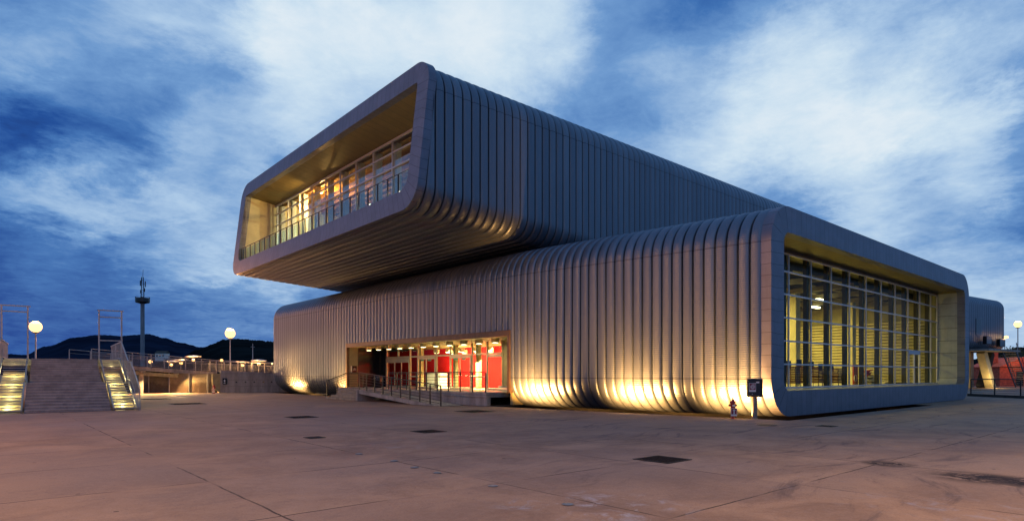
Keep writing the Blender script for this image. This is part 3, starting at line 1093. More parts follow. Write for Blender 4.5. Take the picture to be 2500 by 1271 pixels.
# balustrade on the front edge
bal = up_
mb = MB()
n_ = 24
ya, yb = Y1 + 0.95, Y2 - 1.02
for k in range(n_ + 1):
    y = ya + (yb - ya) * k / n_
    MB().box(14.42, 14.47, y - 0.035, y + 0.035, 9.72, 10.68).build('balustrade_post', M['steel'], up_)
    if k < n_:
        mb.box(14.50, 14.515, y + 0.06, ya + (yb - ya) * (k + 1) / n_ - 0.06, 9.80, 10.62)
mb.build('balustrade_glass', M['rail_glass'], up_)
MB().tube((14.46, ya, 10.70), (14.46, yb, 10.70), 0.022, n=8).build('balustrade_rail', M['steel'], up_, smooth=True)
for (px, py) in ((905, 492), (977, 462)):
    y = y_on_x(px, 14.62)
    MB().lathe([(0.02, -0.05), (0.08, -0.04), (0.10, 0.03), (0.07, 0.08), (0.02, 0.10)], 14, (14.62, y, 9.88)).build('floodlamp', M['lampwhite'], up_, smooth=True)
    lamp('balcony_lamp', 'POINT', (14.75, y, 10.05), 25, (1.0, 0.92, 0.65), bld, 0.08)

# ---- uplights in the trenches
FLOOD = (1.0, 0.47, 0.125)
for px, e, xo in ((1312, 4600, 0.10), (1556, 4600, 0.10), (1800, 4400, 0.10), (722, 3600, 0.18), (850, 3400, 0.2)):
    if px > 1200:
        s_ = (px - CX) / FPX
        lo, hi_ = 8.0, 40.0
        for _ in range(50):     # where the sight line meets the bent wall
            d_ = (lo + hi_) / 2
            X_, Y_ = d_ * (FX + s_ * RX), d_ * (FY + s_ * RY)
            if X_ < wall_x(Y_):
                lo = d_
            else:
                hi_ = d_
        yy = Y_
    else:
        yy = y_on_x(px, X_WALL)
    for q in (-0.7, 0.0, 0.7):      # flush fittings in the paving at the lip of the trench
        yq = yy + q
        xx = wall_x(yq) - 0.76
        zz = 0.03 if not 33.8 < yq < 38.4 else 0.03
        MB().lathe([(0.11, -0.05), (0.11, 0.004), (0.09, 0.006)], 14, (xx, yq, 0.0)).build('uplight', M['steel'], bld, smooth=True)
        lamp('wall_uplight', 'SPOT', (xx, yq, zz), e * (0.50 if q == 0 else 0.34), FLOOD, bld, 0.06, aim=(xx + 0.92, yq, zz + 1.0), spot=122, blend=0.75)
xx = x_on_y(2330, Y_END + 0.3)
lamp('wall_uplight', 'SPOT', (xx, Y_END + 1.6, 0.04), 300, FLOOD, bld, 0.08, aim=(xx, Y_END + 1.2, 1.5), spot=160)
# plinths the volumes stand on
mb = MB()
mb.box(24.6, 36.8, 13.2, 23.2, -0.41, 0.6)
mb.box(37.8, 47.0, 12.4, 50, 0.004, 0.5)
mb.box(21.9, 36, 42.5, 54.5, 0.004, 0.5)
mb.build('plinth', M['darkc'], bld)
MB().box(20.9, 21.7, 46.5, 48.6, 0.004, 0.2).build('plinth_block', M['conc'], bld)
MB().box(38.2, 46.4, 10.9, 12.2, 0.004, 0.06).build('plinth_block', M['conc'], bld)

# ================================================================== ENTRANCE DECK, STEPS, RAMP
deck = empty('entrance_platform', (19.5, 33, 0), 'raised concrete platform with stone steps in front of the glazed entrance', 'platform')
XD = 19.1
mb = MB()
mb.box(XD, XG + 0.05, 23.95, CUT1 - 0.02, ZD - 0.24, ZD)
mb.box(XD + 0.04, XD + 0.3, 23.95, CUT1 - 0.02, 0.004, ZD - 0.245)
mb.box(18.62, XD, 33.9, 38.3, ZD - 0.24, ZD - 0.004)
mb.build('deck_slab', M['conc'], deck, bevel=0.01)
MB().box(XG - 2.3, XG - 0.1, CUT0 + 0.3, 40.5, ZD + 0.002, ZD + 0.006).build('door_mat', M['floor'], deck)
mb = MB()
nst, rs, trd = 5, ZD / 5, 0.36
for k in range(nst):
    x = 18.62 - trd * (nst - 1 - k)
    mb.box(x - 0.02 if k < nst - 1 else x - 0.36 + 0.34, 18.64, 34.05, 38.3, 0.004 if k == 0 else k * rs - 0.001, (k + 1) * rs - (0.006 if k == nst - 1 else 0))
mb.build('step', M['stone'], deck, bevel=0.012)
MB().box(17.15, 18.62, 33.84, 34.045, 0.004, ZD - 0.01).build('cheek_wall', M['conc'], deck)
# ramp
ramp = empty('access_ramp', (18, 30, 0), 'sloping concrete access ramp leading up to the entrance platform', 'ramp')
mb = MB()
ya, yb = 33.84, 25.2
x0, x1 = 17.25, 18.62
mb.add([(x0, ya, ZD - 0.01), (x1, ya, ZD - 0.01), (x1, yb, 0.012), (x0, yb, 0.012),
        (x0, ya, ZD - 0.24), (x1, ya, ZD - 0.24), (x1, yb + 2.6, 0.006), (x0, yb + 2.6, 0.006)],
       [(0, 1, 2, 3), (4, 7, 6, 5), (0, 3, 7, 4), (1, 5, 6, 2), (0, 4, 5, 1), (3, 2, 6, 7)])
mb.build('ramp_slab', M['conc'], ramp)
tag(MB().add([(18.64, 25.5, 0.006), (19.08, 25.5, 0.006), (19.08, 33.8, 0.006), (18.64, 33.8, 0.006)], [(0, 1, 2, 3)]).build('gravel', M['gravel']), kind='stuff')


def railing(name, pts, label, posts_every, h=1.0, cables=6, cat='railing', group='dark steel railings at the entrance', r=0.025, mat='steel'):
    """posts, a top rail and thin horizontal rods along a polyline of floor points"""
    root = empty(name, pts[0], label, cat, group)
    top = MB()
    cab = MB()
    for a, b_ in zip(pts[:-1], pts[1:]):
        a, b_ = Vector(a), Vector(b_)
        L = (Vector((b_.x, b_.y, 0)) - Vector((a.x, a.y, 0))).length
        n = max(1, round(L / posts_every))
        for k in range(n + 1):
            p = a.lerp(b_, k / n)
            if k == 0 and a != Vector(pts[0]):
                continue
            MB().box(p.x - r, p.x + r, p.y - r, p.y + r, p.z + 0.003, p.z + h).build('post', M[mat], root)
        top.tube(a + Vector((0, 0, h + 0.02)), b_ + Vector((0, 0, h + 0.02)), r * 1.15)
        for c in range(cables):
            zz = 0.12 + (h - 0.2) * c / max(1, cables - 1)
            cab.tube(a + Vector((0, 0, zz)), b_ + Vector((0, 0, zz)), 0.011, n=5)
    top.build('top_rail', M[mat], root, smooth=True)
    cab.build('rods', M[mat], root)
    return root


railing('ramp_railing', [(17.32, 37.9 - 4.0, ZD), (17.32, 33.0, ZD - 0.06), (17.32, 25.3, 0.02)], 'dark railing sloping down beside the access ramp', 0.98)
railing('deck_railing', [(XD + 0.06, 33.7, ZD), (XD + 0.06, 24.05, ZD)], 'level dark railing along the platform edge before the glass doors', 1.05)
railing('step_railing', [(17.2, 38.22, 0.15), (18.62, 38.22, ZD), (19.8, 38.22, ZD)], 'short dark railing climbing beside the stone entrance steps', 0.85)
# waste bin standing on the platform
bn = empty('waste_bin', (20.6, 37.6, ZD), 'dark waste bin on the platform against the black entrance wall', 'bin')
MB().lathe([(0.22, 0.0), (0.25, 0.05), (0.27, 0.75), (0.25, 0.82), (0.1, 0.86)], 18).build('bin_body', M['black'], bn, world=False, smooth=True)
MB().obox((-0.272, 0.0, 0.5), (0.006, 0, 0), (0, 0.07, 0), (0, 0, 0.11)).obox((-0.272, 0.0, 0.66), (0.006, 0, 0), (0, 0.10, 0), (0, 0, 0.03)).build('bin_mark', M['signwhite'], bn, world=False)

# ================================================================== HALL CONTENTS
rnd = random.Random(4)


def chair_stack(x, y, n, label, group='stacked maroon chairs'):
    root = empty('chair_stack', (x, y, 0.96), label, 'chairs', group)
    for k in range(n):
        z = 0.2 + k * 0.085
        dx_, dy_ = rnd.uniform(-.03, .03), rnd.uniform(-.03, .03)
        mb = MB().box(-0.27 + dx_, 0.27 + dx_, -0.24 + dy_, 0.24 + dy_, z, z + 0.066)
        mb.build('seat', M['maroon'], root, world=False, bevel=0.01)
    mb = MB()
    for sx in (-1, 1):
        for sy in (-1, 1):
            mb.bar((sx * 0.24, sy * 0.24, 0.0), (sx * 0.2, sy * 0.2, 0.2 + n * 0.085), 0.025)
    mb.box(-0.24, 0.24, 0.2, 0.25, 0.2 + n * 0.07, 0.45 + n * 0.085)
    mb.build('leg', M['steel'], root, world=False)
    return root


for px, n, lab in ((1936, 10, 'stacked dark chairs behind the first glass pane, nearest the left frame'),
                   (1962, 11, 'stacked dark chairs behind the first glass pane, beside the second mullion'),
                   (1992, 10, 'stacked dark chairs behind the second glass pane, next to its left mullion'),
                   (2014, 9, 'stacked dark chairs in the middle of the second glass pane'),
                   (2040, 9, 'stacked maroon chairs behind the third glass pane, last of the row')):
    yy = 13.7
    chair_stack(x_on_y(px, yy), yy, n, lab)
p = empty('red_panel', (x_on_y(2088, 15.0), 15.0, 0.96), 'upright dark red display panel with a round pale emblem inside the lower hall', 'panel')
MB().box(-0.32, 0.32, -0.05, 0.05, 0.0, 1.25).build('board', M['redpaint'], p, world=False, bevel=0.01)
mb = MB()
for i in range(24):
    a0, a1 = 2 * math.pi * i / 24, 2 * math.pi * (i + 1) / 24
    mb.bar((-0.15 + 0.2 * math.cos(a0), -0.06, 0.4 + 0.2 * math.sin(a0)), (-0.15 + 0.2 * math.cos(a1), -0.06, 0.4 + 0.2 * math.sin(a1)), 0.02, 0.05, up=(0, 1, 0))
mb.build('emblem', M['signwhite'], p, world=False)
hp = empty('fabric_heap', (x_on_y(2118, 15.4), 15.4, 0.96), 'heap of folded cream and red cloths inside the lower hall', 'heap')


def blob(n, sx, sy, sz, seed):
    rr = random.Random(seed)
    mb = MB()
    for k in range(n):
        a = rr.uniform(0, 6.28)
        q = rr.uniform(0, 0.7)
        c = Vector((sx * q * math.cos(a), sy * q * math.sin(a), sz * rr.uniform(0.05, 1.0) * (1 - q * 0.7)))
        u = Vector((rr.uniform(-1, 1), rr.uniform(-1, 1), rr.uniform(-.35, .35))).normalized()
        v = u.cross(Vector((rr.uniform(-.3, .3), rr.uniform(-.3, .3), 1))).normalized()
        mb.obox(c, u * sx * 0.34, v * sy * 0.26, u.cross(v) * sz * 0.06)
    return mb


blob(34, 0.9, 0.6, 0.55, 2).build('cream_cloth', M['fabric'], hp, world=False, bevel=0.02)
o = blob(14, 0.55, 0.4, 0.5, 8)
o.v = [(x, y, z + 0.5) for x, y, z in o.v]
o.build('red_cloth', M['redpaint'], hp, world=False, bevel=0.02)
hp2 = empty('folded_cloth', (x_on_y(2160, 15.2), 15.2, 0.96), 'low pile of pale folded cloths right of the cream and red heap', 'heap')
blob(26, 0.9, 0.6, 0.35, 5).build('cloth', M['fabric'], hp2, world=False, bevel=0.02)

# ================================================================== HYDRANT, HOSE BOX
p = ground_at(1789, 1021)
hy = empty('fire_hydrant', p, 'dark red fire hydrant with a small sign beside the ribbed wall', 'hydrant', rz=AZ - R(90))
mb = MB().lathe([(0.085, 0), (0.09, 0.03), (0.062, 0.045), (0.06, 0.34), (0.075, 0.36), (0.078, 0.46), (0.07, 0.50), (0.085, 0.52), (0.088, 0.56),
                 (0.11, 0.565), (0.11, 0.60), (0.075, 0.63), (0.05, 0.67), (0.028, 0.68), (0.026, 0.75), (0.012, 0.76)], 18)
mb.build('hydrant_body', M['redpaint'], hy, world=False, smooth=True)
for s_ in (-1, 1):
    MB().tube((s_ * 0.06, 0, 0.48), (s_ * 0.105, 0, 0.48), 0.035, n=12).tube((s_ * 0.105, 0, 0.48), (s_ * 0.135, 0, 0.48), 0.05, 0.045, 12).build('outlet_cap', M['redpaint'], hy, world=False, smooth=True)
MB().box(-0.045, 0.045, -0.10, -0.085, 0.45, 0.50).build('hydrant_label', M['signwhite'], hy, world=False)
sg = MB().box(-0.11, 0.11, -0.125, -0.105, 0.10, 0.385).build('sign_plate', M['signwhite'], hy, world=False, bevel=0.004)
MB().box(-0.097, 0.097, -0.130, -0.126, 0.165, 0.372).build('sign_field', M['signred'], sg, world=False)
mb = MB()
mb.box(-0.016, 0.016, -0.134, -0.131, 0.185, 0.32).box(-0.045, 0.045, -0.1342, -0.1312, 0.295, 0.322).box(-0.03, 0.03, -0.1338, -0.1308, 0.18, 0.198).box(-0.02, 0.02, -0.1336, -0.1306, 0.335, 0.35)
mb.box(-0.07, 0.07, -0.129, -0.1255, 0.120, 0.128).box(-0.055, 0.055, -0.129, -0.1255, 0.14, 0.147)
mb.build('sign_symbol', M['signwhite'], sg, world=False)

p = ground_at(1842, 1022)
hb = empty('hose_box', p, 'black fire hose cabinet with a red spiral sign on a weathered steel post', 'cabinet', rz=AZ - R(90) + R(-16))
MB().lathe([(0.115, 0.0), (0.115, 0.02), (0.095, 0.025), (0.095, 0.80)], 20).build('post', M['postmetal'], hb, world=False, smooth=True)
c = MB().box(-0.26, 0.26, -0.17, 0.22, 0.80, 1.42).build('cabinet_body', M['black'], hb, world=False, bevel=0.015)
MB().box(-0.275, 0.275, -0.185, 0.235, 1.421, 1.45).build('cabinet_roof', M['postmetal'], hb, world=False, bevel=0.008)
MB().box(-0.235, 0.17, -0.186, -0.171, 0.83, 1.39).build('cabinet_door', M['steel'], hb, world=False, bevel=0.004)
sg = MB().box(-0.20, 0.03, -0.194, -0.1865, 0.98, 1.29).build('sign_plate', M['signwhite'], hb, world=False)
MB().box(-0.188, 0.018, -0.199, -0.1945, 1.045, 1.278).build('sign_field', M['signred'], sg, world=False)
mb = MB()
pts = []
for i in range(70):
    a = i * 0.30
    r_ = 0.014 + 0.0034 * i * 0.30 * 1.0
    pts.append((-0.085 + r_ * math.cos(a), -0.202, 1.155 + r_ * math.sin(a)))
pts.append((-0.0, -0.202, 1.245))
mb.path(pts, 0.0065, 5)
mb.box(-0.17, 0.0, -0.198, -0.1942, 1.005, 1.015).box(-0.15, -0.03, -0.198, -0.1942, 1.022, 1.030)
mb.build('sign_symbol', M['signwhite'], sg, world=False)
MB().box(0.04, 0.14, -0.192, -0.1865, 1.29, 1.34).build('door_label', M['signwhite'], hb, world=False)
MB().tube((-0.09, -0.185, 0.90), (-0.09, -0.21, 0.90), 0.018, n=10).build('lock', M['galv'], hb, world=False)
MB().box(0.261, 0.266, -0.05, 0.06, 1.30, 1.31).box(0.261, 0.266, -0.05, 0.06, 1.325, 1.335).box(0.261, 0.266, -0.05, 0.06, 1.35, 1.36).build('side_vent', M['signwhite'], hb, world=False)

# ================================================================== GRATES, COVERS, STUDS IN THE PAVING


def grate(px, py, side, label, rot=0.0, nb=9):
    p = ground_at(px, py)
    root = empty('drain_grate', (p.x, p.y, 0.0), label, 'grate', 'iron grates let into the plaza paving', rz=rot)
    h = side / 2
    MB().add([(-h, -h, 0.004), (h, -h, 0.004), (h, h, 0.004), (-h, h, 0.004)], [(0, 1, 2, 3)]).build('pit_cover', M['pit'], root, world=False)
    mb = MB().box(-h, h, -h, -h + 0.04, 0.005, 0.012).box(-h, h, h - 0.04, h, 0.005, 0.012).box(-h, -h + 0.04, -h + 0.04, h - 0.04, 0.005, 0.012).box(h - 0.04, h, -h + 0.04, h - 0.04, 0.005, 0.012)
    for k in range(1, nb):
        x = -h + side * k / nb
        mb.box(x - 0.012, x + 0.012, -h + 0.04, h - 0.04, 0.005, 0.0105)
    mb.build('grate_bars', M['iron'], root, world=False)


grate(1617, 1121, 0.78, 'large square iron grate nearest the camera in the open paving')
grate(1046, 1052.5, 0.74, 'square iron grate left of centre, level with the ramp foot')
grate(768, 1067.5, 0.42, 'small square grate left of the larger grate near the ramp')
grate(736, 1017.5, 0.95, 'square grate between the big staircase and the entrance steps')
grate(2018, 1039.5, 0.50, 'small grate in the paving in front of the right glazed end')
grate(1160, 1003.5, 1.3, 'wide dark grate at the foot of the access ramp')
grate(458, 985, 1.6, 'long grate in the warm lit paving right of the big staircase')
grate(380, 973.5, 1.6, 'far grate in the lit paving near the stained retaining wall')
for k, (px, py) in enumerate(((876, 1108), (961, 1125), (1068, 1154), (1203, 1186), (1386, 1231), (1012, 1141))):
    p = ground_at(px, py)
    st_ = MB().lathe([(0.07, 0.004), (0.075, 0.010), (0.055, 0.016), (0.01, 0.018)], 14, (p.x, p.y, 0)).build('ground_stud', M['galv'], smooth=True)
    tag(st_, 'small round metal stud in the line along the paving joint', 'stud', 'round metal studs along the paving joint')
for (px, py) in ((2117, 1055), (1790, 1068)):
    p = ground_at(px, py)
tag(MB().lathe([(0.3, 0.004), (0.3, 0.010), (0.27, 0.012), (0.02, 0.012)], 24, tuple(ground_at(1873, 1037))).build('manhole_cover', M['iron'], smooth=True),
    'round iron manhole cover just before the corner of the glazed end', 'manhole cover')

# ================================================================== BIG OUTDOOR STAIRCASE
O = at(169, HY, 26.0)
stair = empty('outdoor_staircase', (O.x, O.y, 0), 'wide outdoor staircase with stone centre flight and lit open metal side flights', 'staircase', rz=R(-4.0))
NR, RIS, TRD, LAND = 10, 0.121, 0.38, 1.2
ZTOP = 2 * NR * RIS


def step_y(k):   # front edge of riser k (0..19)
    return k * TRD + (LAND if k >= NR else 0)


mb = MB()
for k in range(2 * NR):
    hw = 1.50 if k < NR else 1.42
    y1 = step_y(k + 1) if k < 2 * NR - 1 else step_y(k) + 0.6
    if k == NR - 1:
        y1 = step_y(NR)
    mb.box(-hw, hw, step_y(k), y1, 0.004 if k < NR else 0.6, (k + 1) * RIS)
mb.build('stone_flight', M['stair'], stair, world=False, bevel=0.015)
mb = MB()
for k in range(2 * NR):
    hw = 1.48 if k < NR else 1.40
    mb.box(-hw, hw, step_y(k) - 0.014, step_y(k) + 0.06, (k + 1) * RIS - 0.032, (k + 1) * RIS + 0.004)
mb.build('nosing', M['conc'], stair, world=False)
for s_ in (-1, 1):
    a, b_ = (1.62, 2.46) if s_ > 0 else (-2.56, -1.62)
    mb = MB()
    for k in range(2 * NR):
        off_ = 0.0 if k < NR else -0.08 * s_
        mb.box(a + off_, b_ + off_, step_y(k), step_y(k) + 0.34, (k + 1) * RIS - 0.035, (k + 1) * RIS)
    mb.box(a, b_, step_y(NR) - LAND - 0.02, step_y(NR) - 0.03, NR * RIS - 0.05, NR * RIS - 0.004)
    fl = mb.build('metal_flight', M['galv'], stair, world=False)
    mb = MB()
    for x in (a - 0.03, b_ + 0.03):
        mb.bar((x, -0.05, 0.03), (x, step_y(NR - 1) + 0.3, NR * RIS - 0.06), 0.05, 0.2)
        mb.bar((x - 0.0, step_y(NR), NR * RIS + 0.02), (x, step_y(2 * NR - 1) + 0.3, ZTOP - 0.06), 0.05, 0.2)
    mb.build('stringer', M['galv'], fl, world=False)
    # added pale sloping panel, catches the stair lights behind the open treads
    mb = MB()
    mb.add([(a, 0.9, 0.05), (b_, 0.9, 0.05), (b_, step_y(19) + 0.9, 1.75), (a, step_y(19) + 0.9, 1.75),
            (a, 0.9, 0.0), (b_, 0.9, 0.0), (b_, step_y(19) + 0.9, 1.65), (a, step_y(19) + 0.9, 1.65)],
           [(0, 1, 2, 3), (7, 6, 5, 4), (0, 4, 5, 1), (1, 5, 6, 2), (2, 6, 7, 3), (3, 7, 4, 0)])
    mb.build('light_backing', M['cream'], fl, world=False)
    cx_ = (a + b_) / 2
    for (yy, zz, e) in ((1.6, 0.36, 26), (3.6, 0.86, 24), (6.0, 1.38, 24), (8.2, 1.82, 20)):
        l_ = lamp('stair_light', 'POINT', (cx_, yy, zz), e, (1.0, 0.80, 0.33), None, 0.05)
        l_.parent = stair
    # railing with pickets
    xr = b_ + 0.10 if s_ > 0 else a - 0.10
    top, pk = MB(), MB()
    segs = [((xr, -0.05, 0.0), (xr, step_y(NR - 1) + 0.25, NR * RIS)), ((xr, step_y(NR - 1) + 0.25, NR * RIS), (xr, step_y(NR) - 0.1, NR * RIS)),
            ((xr, step_y(NR) - 0.1, NR * RIS + 0.05), (xr, step_y(19) + 0.3, ZTOP)), ((xr, step_y(19) + 0.3, ZTOP), (xr, step_y(19) + 7.5, ZTOP))]
    for p_, q_ in segs:
        p_, q_ = Vector(p_), Vector(q_)
        top.bar(p_ + Vector((0, 0, 1.0)), q_ + Vector((0, 0, 1.0)), 0.05, 0.05)
        top.bar(p_ + Vector((0, 0, 0.1)), q_ + Vector((0, 0, 0.1)), 0.03, 0.05)
        n = max(2, int((q_ - p_).length / 0.24))
        for k in range(n):
            c = p_.lerp(q_, k / n)
            pk.box(c.x - 0.006, c.x + 0.006, c.y - 0.006, c.y + 0.006, c.z + 0.1, c.z + 1.0)
    rl = top.build('handrail', M['galv'], stair, world=False)
    pk.build('pickets', M['galv'], rl, world=False)
    for yy, zz in ((-0.05, 0), (step_y(NR - 1) + 0.25, NR * RIS), (step_y(NR) - 0.1, NR * RIS), (step_y(19) + 0.3, ZTOP), (step_y(19) + 4, ZTOP)):
        MB().box(xr - 0.03, xr + 0.03, yy - 0.03, yy + 0.03, zz, zz + 1.0).build('railing_post', M['galv'], rl, world=False)
# platform at the top
YT = step_y(19) + 0.42
mb = MB().box(-9.5, 3.1, YT + 0.2, YT + 8.5, ZTOP - 0.35, ZTOP - 0.02)
mb.build('top_platform', M['conc'], stair, world=False)
mb = MB()
for x in (-9, -5, -1.4, 1.4):
    for y in (YT + 1.2, YT + 7.6):
        mb.box(x - 0.2, x + 0.2, y - 0.2, y + 0.2, 0.004, ZTOP - 0.352)
mb.build('platform_pier', M['conc'], stair, world=False)
mb = MB()
for k in range(6):
    mb.bar((-9.4 + k * 1.28, YT + 0.3, ZTOP), (-9.4 + k * 1.28, YT + 0.3, ZTOP + 1.0), 0.05)
mb.bar((-9.45, YT + 0.3, ZTOP + 1.0), (-3.0, YT + 0.3, ZTOP + 1.0), 0.06)
mb.bar((-9.45, YT + 0.3, ZTOP + 0.1), (-3.0, YT + 0.3, ZTOP + 0.1), 0.04)
for k in range(12):
    z = ZTOP + 0.15 + k * 0.07
    mb.bar((-9.4, YT + 0.3, z), (-3.0, YT + 0.3, z), 0.012)
for k in range(64):
    x = -9.4 + k * 0.1
    mb.bar((x, YT + 0.31, ZTOP + 0.1), (x, YT + 0.31, ZTOP + 1.0), 0.010)
mb.build('mesh_railing', M['galv'], stair, world=False)

# tall steel portal frames standing at the top of the two side flights
cr, sr = math.cos(R(-4)), math.sin(R(-4))


def stair_w(x, y, z):
    return Vector((O.x + x * cr - y * sr, O.y + x * sr + y * cr, z))


def portal(xc, hgt, bars, label):
    p = stair_w(xc, YT + 0.05, ZTOP - 0.02)
    root = empty('portal_frame', p, label, 'portal frame', 'steel portal frames at the stair head', rz=R(-4))
    for s_ in (-1, 1):
        MB().box(s_ * 0.53 - 0.035, s_ * 0.53 + 0.035, -0.035, 0.035, 0, hgt).build('post', M['galv'], root, world=False)
    for z, ov in bars:
        MB().box(-0.5 - ov, 0.5 + ov, -0.03, 0.03, z, z + 0.06).build('crossbar', M['galv'], root, world=False)


portal(2.06, 2.72, ((2.72, 0.12), (2.35, -0.005), (1.05, -0.005)), 'galvanised portal frame over the right side flight, with a low crossbar')
portal(-2.1, 2.72, ((2.72, 0.15), (2.42, -0.005)), 'galvanised portal frame over the left side flight, beside the bright lamp')

# ================================================================== RETAINING WALLS AND FOOTBRIDGE
dW = 53.0
A, B = at(180, HY, dW), at(526, HY, dW)
A.z = B.z = 0
rw = empty('retaining_wall', A, 'stained brown retaining wall divided by thin steel posts below the footbridge', 'wall')
ax = (B - A)
nrm = Vector((-ax.y, ax.x, 0)).normalized()


def stained():
    m, t, b = new_mat('stained_wall')
    co = t.n('ShaderNodeTexCoord').outputs['Object']
    sp = t.n('ShaderNodeSeparateXYZ')
    t.link(co, sp.inputs[0])
    nz = t.noise(co, 0.55, 6, 0.65)
    f = t.noise(co, 7, 6, 0.75)
    lvl = t.math('ADD', sp.outputs[2], t.math('MULTIPLY', t.math('SUBTRACT', nz, 0.5), 2.2))
    lvl = t.math('ADD', lvl, t.math('MULTIPLY', t.math('SUBTRACT', f, 0.5), 0.6))
    k = t.maprange(lvl, 0.75, 1.1)
    c = t.mix(k, (0.085, 0.045, 0.018), (0.30, 0.235, 0.13))
    c = t.mix(t.maprange(f, 0.45, 0.7, 0, 0.6), c, (0.05, 0.035, 0.016))
    t.link(c, b.inputs['Base Color'])
    b.inputs['Roughness'].default_value = 0.9
    return m


M['stained'] = stained()
mb = MB()
mb.obox((A + B) / 2 + nrm * 0.2 + Vector((0, 0, 0.83)), ax / 2, nrm * 0.2, (0, 0, 0.826))
mb.build('wall_body', M['stained'], rw)
for px in (363, 413, 462, 507):
    P = at(px, HY, dW - 0.1)
    MB().box(P.x - 0.05, P.x + 0.05, P.y - 0.05, P.y + 0.05, 0.004, 1.72).build('post', M['galv'], rw)
rods = MB()
for k in range(130):
    P = A.lerp(B, k / 129) - nrm * 0.06
    rods.box(P.x - 0.008, P.x + 0.008, P.y - 0.008, P.y + 0.008, 0.03, 1.68)
rods.build('mesh_rods', M['galv'], rw)
C0, C1 = at(538, HY, dW - 0.6), at(720, HY, dW + 2.5)
C0.z = C1.z = 0
cw = empty('concrete_wall', C0, 'pale board marked concrete wall with a curved end and a row of tie holes', 'wall')
ax2 = (C1 - C0)
n2_ = Vector((-ax2.y, ax2.x, 0)).normalized()
zl, zr = 1.96, 1.55
mb = MB()
mb.add([C0, C1, C1 + n2_ * 0.4, C0 + n2_ * 0.4, C0 + Vector((0, 0, zl)), C1 + Vector((0, 0, zr)), C1 + n2_ * 0.4 + Vector((0, 0, zr)), C0 + n2_ * 0.4 + Vector((0, 0, zl))],
       [(0, 1, 5, 4), (1, 2, 6, 5), (2, 3, 7, 6), (3, 0, 4, 7), (4, 5, 6, 7), (3, 2, 1, 0)])
mb.build('wall_body', M['conc'], cw)
# swept curved end that leans out from the foot
mb = MB()
pr = []
u_ = ax2.normalized()
for i in range(13):
    t_ = i / 12
    pr.append((-0.62 + 0.6 * (1 - min(1, t_ * 1.9)) ** 2, 1.66 * t_ + 0.004))
for off in (0.02, 0.38):
    for a_, z_ in pr:
        P = C0 + u_ * a_ + n2_ * off
        mb.v.append((P.x, P.y, z_))
    P = C0 - u_ * 0.003 + n2_ * off
    mb.v.append((P.x, P.y, 1.664))
    mb.v.append((P.x, P.y, 0.004))
n_ = len(pr) + 2
mb.f = [(i, (i + 1) % n_, n_ + (i + 1) % n_, n_ + i) for i in range(n_)] + [tuple(range(n_)), tuple(range(2 * n_ - 1, n_ - 1, -1))]
mb.build('curved_end', M['olive'], cw)
th = MB()
for px in (575, 597, 618, 640, 661):
    t_ = (px - 538) / (720 - 538)
    P = C0.lerp(C1, t_)
    th.tube(P + Vector((0, 0, 0.93)) - n2_ * 0.02, P + Vector((0, 0, 0.93)) + n2_ * 0.02, 0.06, n=10)
th.build('tie_holes', M['black'], cw)
P = C0.lerp(C1, 0.055) - n2_ * 0.05
hs = empty('wall_hose_cabinet', (P.x, P.y, 0.75), 'dark hose cabinet with a pale frame on the concrete wall', 'cabinet', rz=math.atan2(ax2.y, ax2.x))
MB().box(-0.17, 0.17, -0.05, 0.045, 0, 0.52).build('cabinet_body', M['black'], hs, world=False, bevel=0.01)
MB().box(-0.1, 0.05, -0.058, -0.051, 0.08, 0.13).box(-0.07, 0.03, -0.058, -0.051, 0.2, 0.4).build('cabinet_label', M['signwhite'], hs, world=False)
p = at(522.5, HY, dW - 1.4)
h2 = copy_tree(hy)
h2.location = (p.x, p.y, 0)
h2['label'] = 'small distant fire hydrant at the curved end of the concrete wall'

# footbridge sloping down to the right behind the stairs, then along the concrete wall
E0, E1 = at(225, HY, 46), at(530, HY, 56)
E0.z, E1.z = 2.45, 1.82
E2 = at(760, HY, 61)
E2.z = 1.55
fb = empty('footbridge', (E0.x, E0.y, 0), 'long sloping footbridge with pale concrete edge beams and a thin railing', 'footbridge')
dv = (E1 - E0)
hv = Vector((dv.x, dv.y, 0)).normalized()
nv = Vector((-hv.y, hv.x, 0))


def slope_beam(p, q, off, z0, z1, wd):
    mb = MB()
    a, b_ = nv * off, nv * (off + wd)
    mb.add([p + a + Vector((0, 0, z0)), q + a + Vector((0, 0, z0)), q + b_ + Vector((0, 0, z0)), p + b_ + Vector((0, 0, z0)),
            p + a + Vector((0, 0, z1)), q + a + Vector((0, 0, z1)), q + b_ + Vector((0, 0, z1)), p + b_ + Vector((0, 0, z1))],
           [(0, 1, 5, 4), (1, 2, 6, 5), (2, 3, 7, 6), (3, 0, 4, 7), (4, 5, 6, 7), (3, 2, 1, 0)])
    return mb


